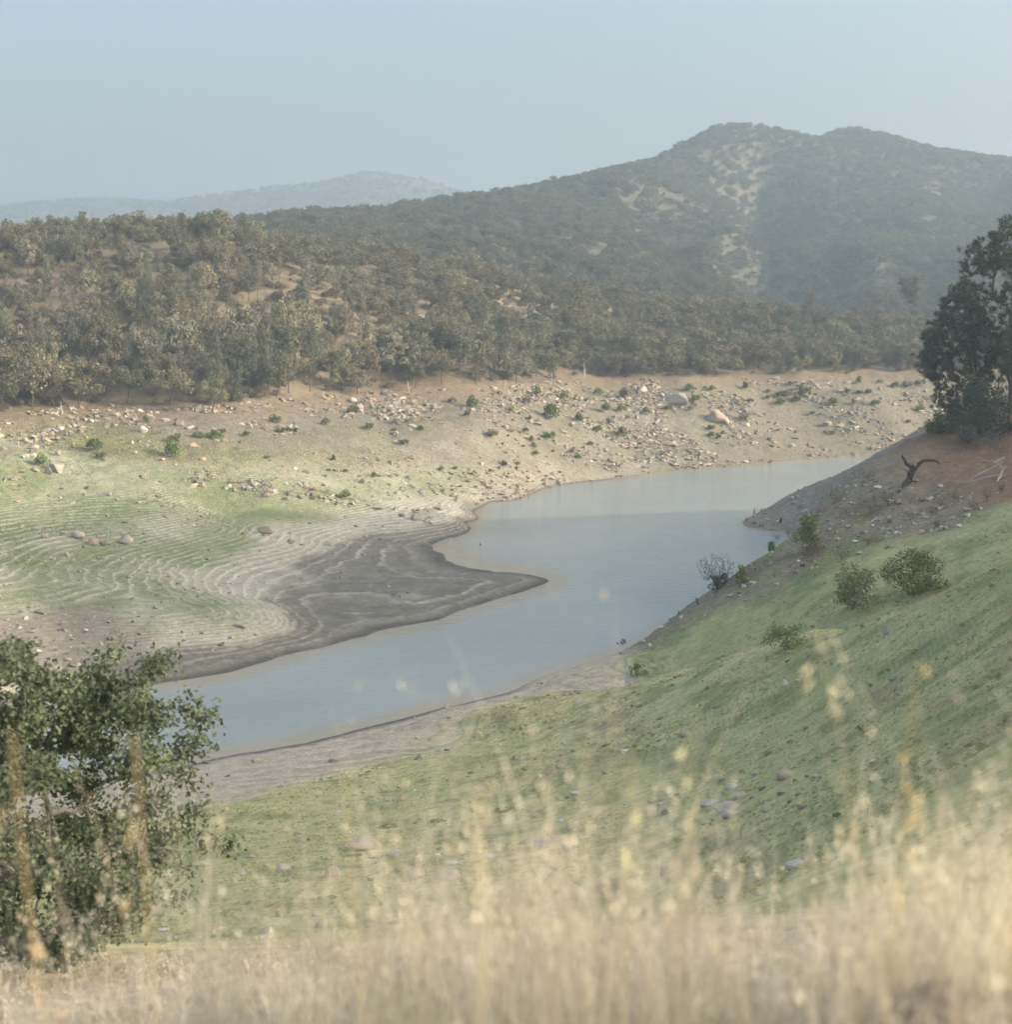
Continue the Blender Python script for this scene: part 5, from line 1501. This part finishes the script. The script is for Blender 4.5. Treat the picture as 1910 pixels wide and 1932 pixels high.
def spikelets(mb, rs, ctr, per, colr, L=.017, W=.0038, spread=.024, top=.5):
    per = int(per * 1.4)
    n, m = ctr.shape[0], ctr.shape[1]
    f = rs.uniform(top, 1.0, (n, per)) * (m - 1)
    i = np.minimum(f.astype(int), m - 2); w = (f - i)[..., None]
    P = np.take_along_axis(ctr, i[..., None], 1) * (1 - w) + np.take_along_axis(ctr, (i + 1)[..., None], 1) * w
    P = (P + rs.normal(size=P.shape) * np.array([spread, spread, spread * .5]) - np.array([0, 0, spread * .6])).reshape(-1, 3)
    Nn = unit(rs.normal(size=P.shape) * np.array([1, 1, .25]))
    k = len(P)
    up = unit(np.array([0, 0, -1.0]) + rs.normal(size=(k, 3)) * .45)
    sd = unit(np.cross(up, Nn))
    l, ww = L * rs.uniform(.7, 1.4, (k, 1)), W * rs.uniform(.7, 1.4, (k, 1))
    V = np.stack([P, P + up * l * .4 + sd * ww, P + up * l, P + up * l * .4 - sd * ww], 1)
    mb.add(V, Q=np.arange(k * 4).reshape(-1, 4), c=np.repeat(np.repeat(colr, per, 0), 4, 0))
def grass(n, yr, lmin, lmax, seed, lean=(.1, .9), seeds=0.5, accept=None, wid=(.0016, .0036), per=10, tuft=0, xr=(-.56, .56)):
    rs = rs_(seed)
    n = int(n * 1.27)
    y = rs.uniform(yr[0], yr[1], n); x = rs.uniform(*xr, n) * y + rs.uniform(-.15, .15, n)
    hf = np.ones(n)
    if tuft:                                     # stems stand in tufts of their own height
        k = max(1, n // tuft); g = rs.integers(0, k, n)
        x, y = x[:k][g] + rs.normal(size=n) * .022, y[:k][g] + rs.normal(size=n) * .022
        hf = rs.uniform(.62, 1.08, k)[g]
    if accept is not None:
        k = accept(x, y, rs); x, y, hf = x[k], y[k], hf[k]
    n = len(x)
    z = height(x, y) - .02
    L = rs.uniform(lmin, lmax, n) * hf * np.where(x / y > .2, .8, 1) * (1 + .35 * fbm(x / .5, y / .5, 151, 2))
    c = STRAW[rs.choice(5, n, p=[.34, .22, .22, .10, .12])] * rs.uniform(.8, 1.15, (n, 1))
    ctr = blades(GB, rs, np.stack([x, y, z], 1), L, rs.uniform(*wid, n), rs.uniform(*lean, n), c)
    k = rs.uniform(size=n) < seeds
    if k.any(): spikelets(GB, rs, ctr[k], per, c[k] * 1.05)
GB = MB()
mound = lambda x, y, r: ~((np.hypot((x - .55) / .52, (y - 2.02) / .52) < 1) & (r.uniform(size=len(x)) < .72)) & (r.uniform(size=len(x)) < np.where(x / y < -.23, .26, 1))
grass(150, (1.9, 3.3), .60, .98, 1008, (.05, .4), .45, lambda x, y, r: x / y > .22 + .1 * r.uniform(size=len(x)), wid=(.0018, .0034), per=9)
grass(11000, (1.45, 3.3), .10, .32, 1001, (.3, 1.3), .15, lambda x, y, r: ~((np.hypot((x - .55) / .52, (y - 2.02) / .52) < 1) & (r.uniform(size=len(x)) < .5)))
grass(2100, (2.0, 3.2), .62, .94, 1009, (.05, .45), .30, mound, wid=(.0022, .0042), per=6, tuft=15, xr=(-.27, .42))
grass(700, (1.7, 2.4), .55, .82, 1010, (.03, .35), .2, mound, wid=(.0022, .0045), per=5, tuft=12, xr=(-.24, .42))
grass(620, (1.8, 3.4), .35, .80, 1006, (.04, .4), .2, mound, wid=(.0026, .0052), per=7)
grass(340, (2.1, 4.5), .45, .85, 1007, (.05, .6), .5, wid=(.0016, .003), per=7)                       # thatch
grass(1300, (2.0, 3.4), .20, .46, 1002, (.1, .8), .5, mound, per=9)
grass(240, (2.0, 3.8), .42, .68, 1003, (.05, .5), .5, mound, per=8)
grass(260, (2.0, 3.6), .36, .72, 1004, (.05, .55), .45, lambda x, y, r: (x / y > .16 + .12 * r.uniform(size=len(x))) & mound(x, y, r), per=9)
grass(700, (3.2, 7.0), .2, .5, 1005, (.1, .8), .35, mound, per=6)
grass(3600, (4.2, 12.0), .14, .42, 1011, (.15, .9), .25, lambda x, y, r: x / y < -.05 + .2 * r.uniform(size=len(x)), per=5)
tag(GB.build('dry_grass', M_STRAW), kind='stuff')
# a few stalks close to the lens
def stalk(px, py, pyb_x, D, desc, colr, width=.004, bend=0.0):
    rs = rs_(int(px * 7))
    top = np.array(at_d(px, py, D))
    bx = (pyb_x - CX) / FPX * D
    zb = float(height(np.array([bx]), np.array([D]))[0]) - .03
    base = np.array([bx, D + .05, zb])
    f = np.linspace(0, 1, 12)[:, None]
    ctr = (base + (top - base) * f + np.array([bend, 0, 0]) * f * (1 - f) * 4)
    mb = MB()
    tube(mb, ctr - base, np.linspace(width, width * .45, 12) / 2, 5, c=np.array(colr))
    spikelets(mb, rs, (ctr - base)[None], 8, np.array([colr]) * 1.08, .026, .006, .012, .35)
    o = mb.build('grass_stalk', M_STRAW); o.location = base
    put(o, px, py + 60, desc, 'oat stalk', 'grass stalk', 'dry stalks close to the lens', 'near')
stalk(22, 1385, 140, 1.75, 'blurred leaning orange', (.60, .47, .28), .005, -.02)
stalk(256, 1385, 250, 1.9, 'tall upright golden', (.62, .51, .31), .0045)
stalk(905, 1480, 915, 1.7, 'thick pale cream', (.68, .60, .36), .0055)
stalk(648, 1440, 670, 2.0, 'upright pale straw', (.64, .57, .36), .0045, .01)
stalk(1196, 1420, 1170, 1.9, 'slender pale green gold', (.62, .60, .36), .0042)
stalk(1310, 1340, 1250, 2.1, 'curved pale', (.62, .58, .38), .0038, .02)
stalk(1730, 1240, 1735, 2.0, 'tall amber', (.58, .46, .24), .0036)
stalk(1530, 1160, 1680, 2.1, 'far leaning pale', (.6, .56, .38), .003, .03)

# ------------------------------------------------------------------ labels
MARKS = {
 'forest': [('tall dark trunked pine', 334, 580), ('lone high pine', 1718, 575), ('leaning broad pine', 1090, 590), ('bleached leafless tree', 374, 690), ('red thicket', 205, 700), ('big spreading oaks', 80, 715), ('slender pale pine', 1196, 640), ('domed ridge oak', 1283, 550), ('rounded oak on the crest', 250, 430), ('round grey oak', 735, 665), ('white snag', 1038, 715), ('rust coloured tree by the rocks', 1233, 690), ('pine cluster', 520, 690), ('tapering pine', 1622, 580)],
 'bank': [('white boulder at the tree line', 668, 753), ('broad pale bedrock', 1274, 752), ('slanting tan bedrock', 1356, 780), ('curled drift log', 1564, 718), ('pile of boulders', 985, 815), ('big upright boulder', 108, 879), ('white round boulder', 270, 809), ('stony spit', 950, 935), ('twin bushes on the green', 327, 838), ('big grey brush', 1043, 778), ('shore of the far bank', 1250, 870), ('terraced lines', 800, 880)],
 'flat': [('big tan boulder on the terraces', 500, 1000), ('row of boulders on the green', 220, 1015), ('edge of the mud', 520, 1160), ('dark mud point', 850, 1090), ('green gully', 200, 920), ('stony rib', 750, 960)],
 'slope': [('round boulder cluster', 1030, 1588), ('pale rock group', 1375, 1515), ('large half hidden boulder', 1080, 1685), ('dark rocks', 1475, 1500), ('near oak', 150, 1540), ('big flat white rock', 1498, 1625), ('lone tan boulder', 690, 1590), ('brown clod on the grass', 1093, 1345), ('dark trimmed rock', 1589, 1407), ('shoreline', 560, 1400), ('paired slope rocks', 850, 1640)],
 'right': [('charred fallen trunk', 1730, 900), ('bleached fallen branch', 1870, 900), ('cone shaped shrub', 1524, 1008), ('pair of dark shrubs', 1660, 1100), ('leafless fan shrub', 1352, 1075), ('tall pines', 1830, 640), ('red earth', 1800, 860)],
 'mound': [('mound top', 40, 1190)], 'point': [('tip of the bare point', 1412, 980)], 'water': [('middle of the lake', 1200, 1100)], 'near': [('lower left corner', 60, 1800)],
}
TAILS = {'forest': ' on the far hill', 'bank': ' on the far bank', 'flat': ' across the water', 'slope': ' on the near slope', 'right': ' on the right bank', 'mound': ' beside the mud', 'point': ' on the bare point', 'water': ' on the lake', 'near': ' in front of the camera'}
ORD = ['first', 'second', 'third', 'fourth', 'fifth', 'sixth', 'seventh', 'eighth', 'ninth', 'tenth', 'eleventh', 'twelfth']
NUM = ['one', 'two', 'three', 'four', 'five', 'six', 'seven', 'eight', 'nine', 'ten', 'eleven', 'twelve']
def relation(px, py, where, noun, desc):
    best = None
    for nm, mx, my in MARKS[where]:
        d = math.hypot(px - mx, (py - my) * 1.4)
        if d < 14: continue
        if best is None or d < best[0]: best = (d, nm, px - mx, py - my)
    if best is None: return ''
    d, nm, dx, dy = best
    h = 'left of' if dx < 0 else 'right of'
    v = 'above' if dy < 0 else 'below'
    if abs(dx) > 2.2 * abs(dy): r = h
    elif abs(dy) > 2.2 * abs(dx): r = v
    else: r = v + ' and ' + h
    if d > 190: r = 'far ' + r
    return f' {r} the {nm}'
groups = {}
plain = {}
for t in THINGS: plain.setdefault((t[3] + ' ' + t[4], t[5]), []).append(t)
for (dn, where), ts in plain.items():
    for t in ts:
        lab = dn + (relation(t[1], t[2], where, t[4], t[3]) if len(ts) > 1 or len(dn.split()) < 4 else '')
        if len((lab + TAILS[where]).split()) <= 11 and (where not in ('right',) or len(ts) == 1): lab += TAILS[where]
        groups.setdefault(lab, []).append(t)
def assign(lab, ts):
    if len(ts) == 1:
        ts[0][0]['label'] = lab
        return
    if len(ts) > 12:
        ts = sorted(ts, key=lambda t: t[2]); m = len(ts) // 2
        assign('higher ' + lab, ts[:m]); assign('lower ' + lab, ts[m:])
        return
    ts = sorted(ts, key=lambda t: t[1])
    for i, t in enumerate(ts):
        w = 'leftmost' if i == 0 else 'rightmost' if i == len(ts) - 1 else ORD[i] + ' from left'
        core = lab
        s = f'{core}, {w} of {NUM[len(ts) - 1]}'
        for tail in TAILS.values():
            if len(s.split()) > 16: s = s.replace(tail, '')
        for a, b in ((' trees', ''), ('far ', ''), (' on the crest', ''), (' at the tree line', ''), (' by the rocks', ''), ('spreading ', ''), ('higher ', 'high '), ('mid sized ', ''), (' from left', '')):
            if len(s.split()) > 16: s = s.replace(a, b)
        if len(s.split()) > 16: s = s.replace(' of ' + NUM[len(ts) - 1], '')
        if len(s.split()) > 16: s = s.replace(' and left', '').replace(' and right', '')
        for wd in (' from left', 'far ', 'the ', 'and '):
            if len(s.split()) > 16: s = s.replace(wd, '')
        t[0]['label'] = s
for lab, ts in groups.items(): assign(lab, ts)
for t in THINGS:
    w = t[0]['label'].split()
    if len(w) > 16:
        w = [a for a in w if a not in ('the', 'and', 'far')]
        t[0]['label'] = ' '.join(w[:16])

# ------------------------------------------------------------------ haze
hz = MB()
x0, x1, y0, y1, z0, z1 = -3200, 3200, -300, 4900, -8, 420
hz.add([(x0, y0, z0), (x1, y0, z0), (x1, y1, z0), (x0, y1, z0), (x0, y0, z1), (x1, y0, z1), (x1, y1, z1), (x0, y1, z1)],
       Q=[(0, 3, 2, 1), (4, 5, 6, 7), (0, 1, 5, 4), (1, 2, 6, 5), (2, 3, 7, 6), (3, 0, 4, 7)])
hm = bpy.data.materials.new('haze')
hm.use_nodes = True
ht = hm.node_tree
ht.nodes.remove(ht.nodes['Principled BSDF'])
pv = ht.nodes.new('ShaderNodeVolumePrincipled')
pv.inputs['Color'].default_value = (.47, .60, .715, 1)
pv.inputs['Density'].default_value = HAZE_DENSITY
pv.inputs['Density Attribute'].default_value = ''
pv.inputs['Anisotropy'].default_value = .2
ht.links.new(pv.outputs[0], ht.nodes['Material Output'].inputs['Volume'])
tag(hz.build('haze', hm), kind='stuff')
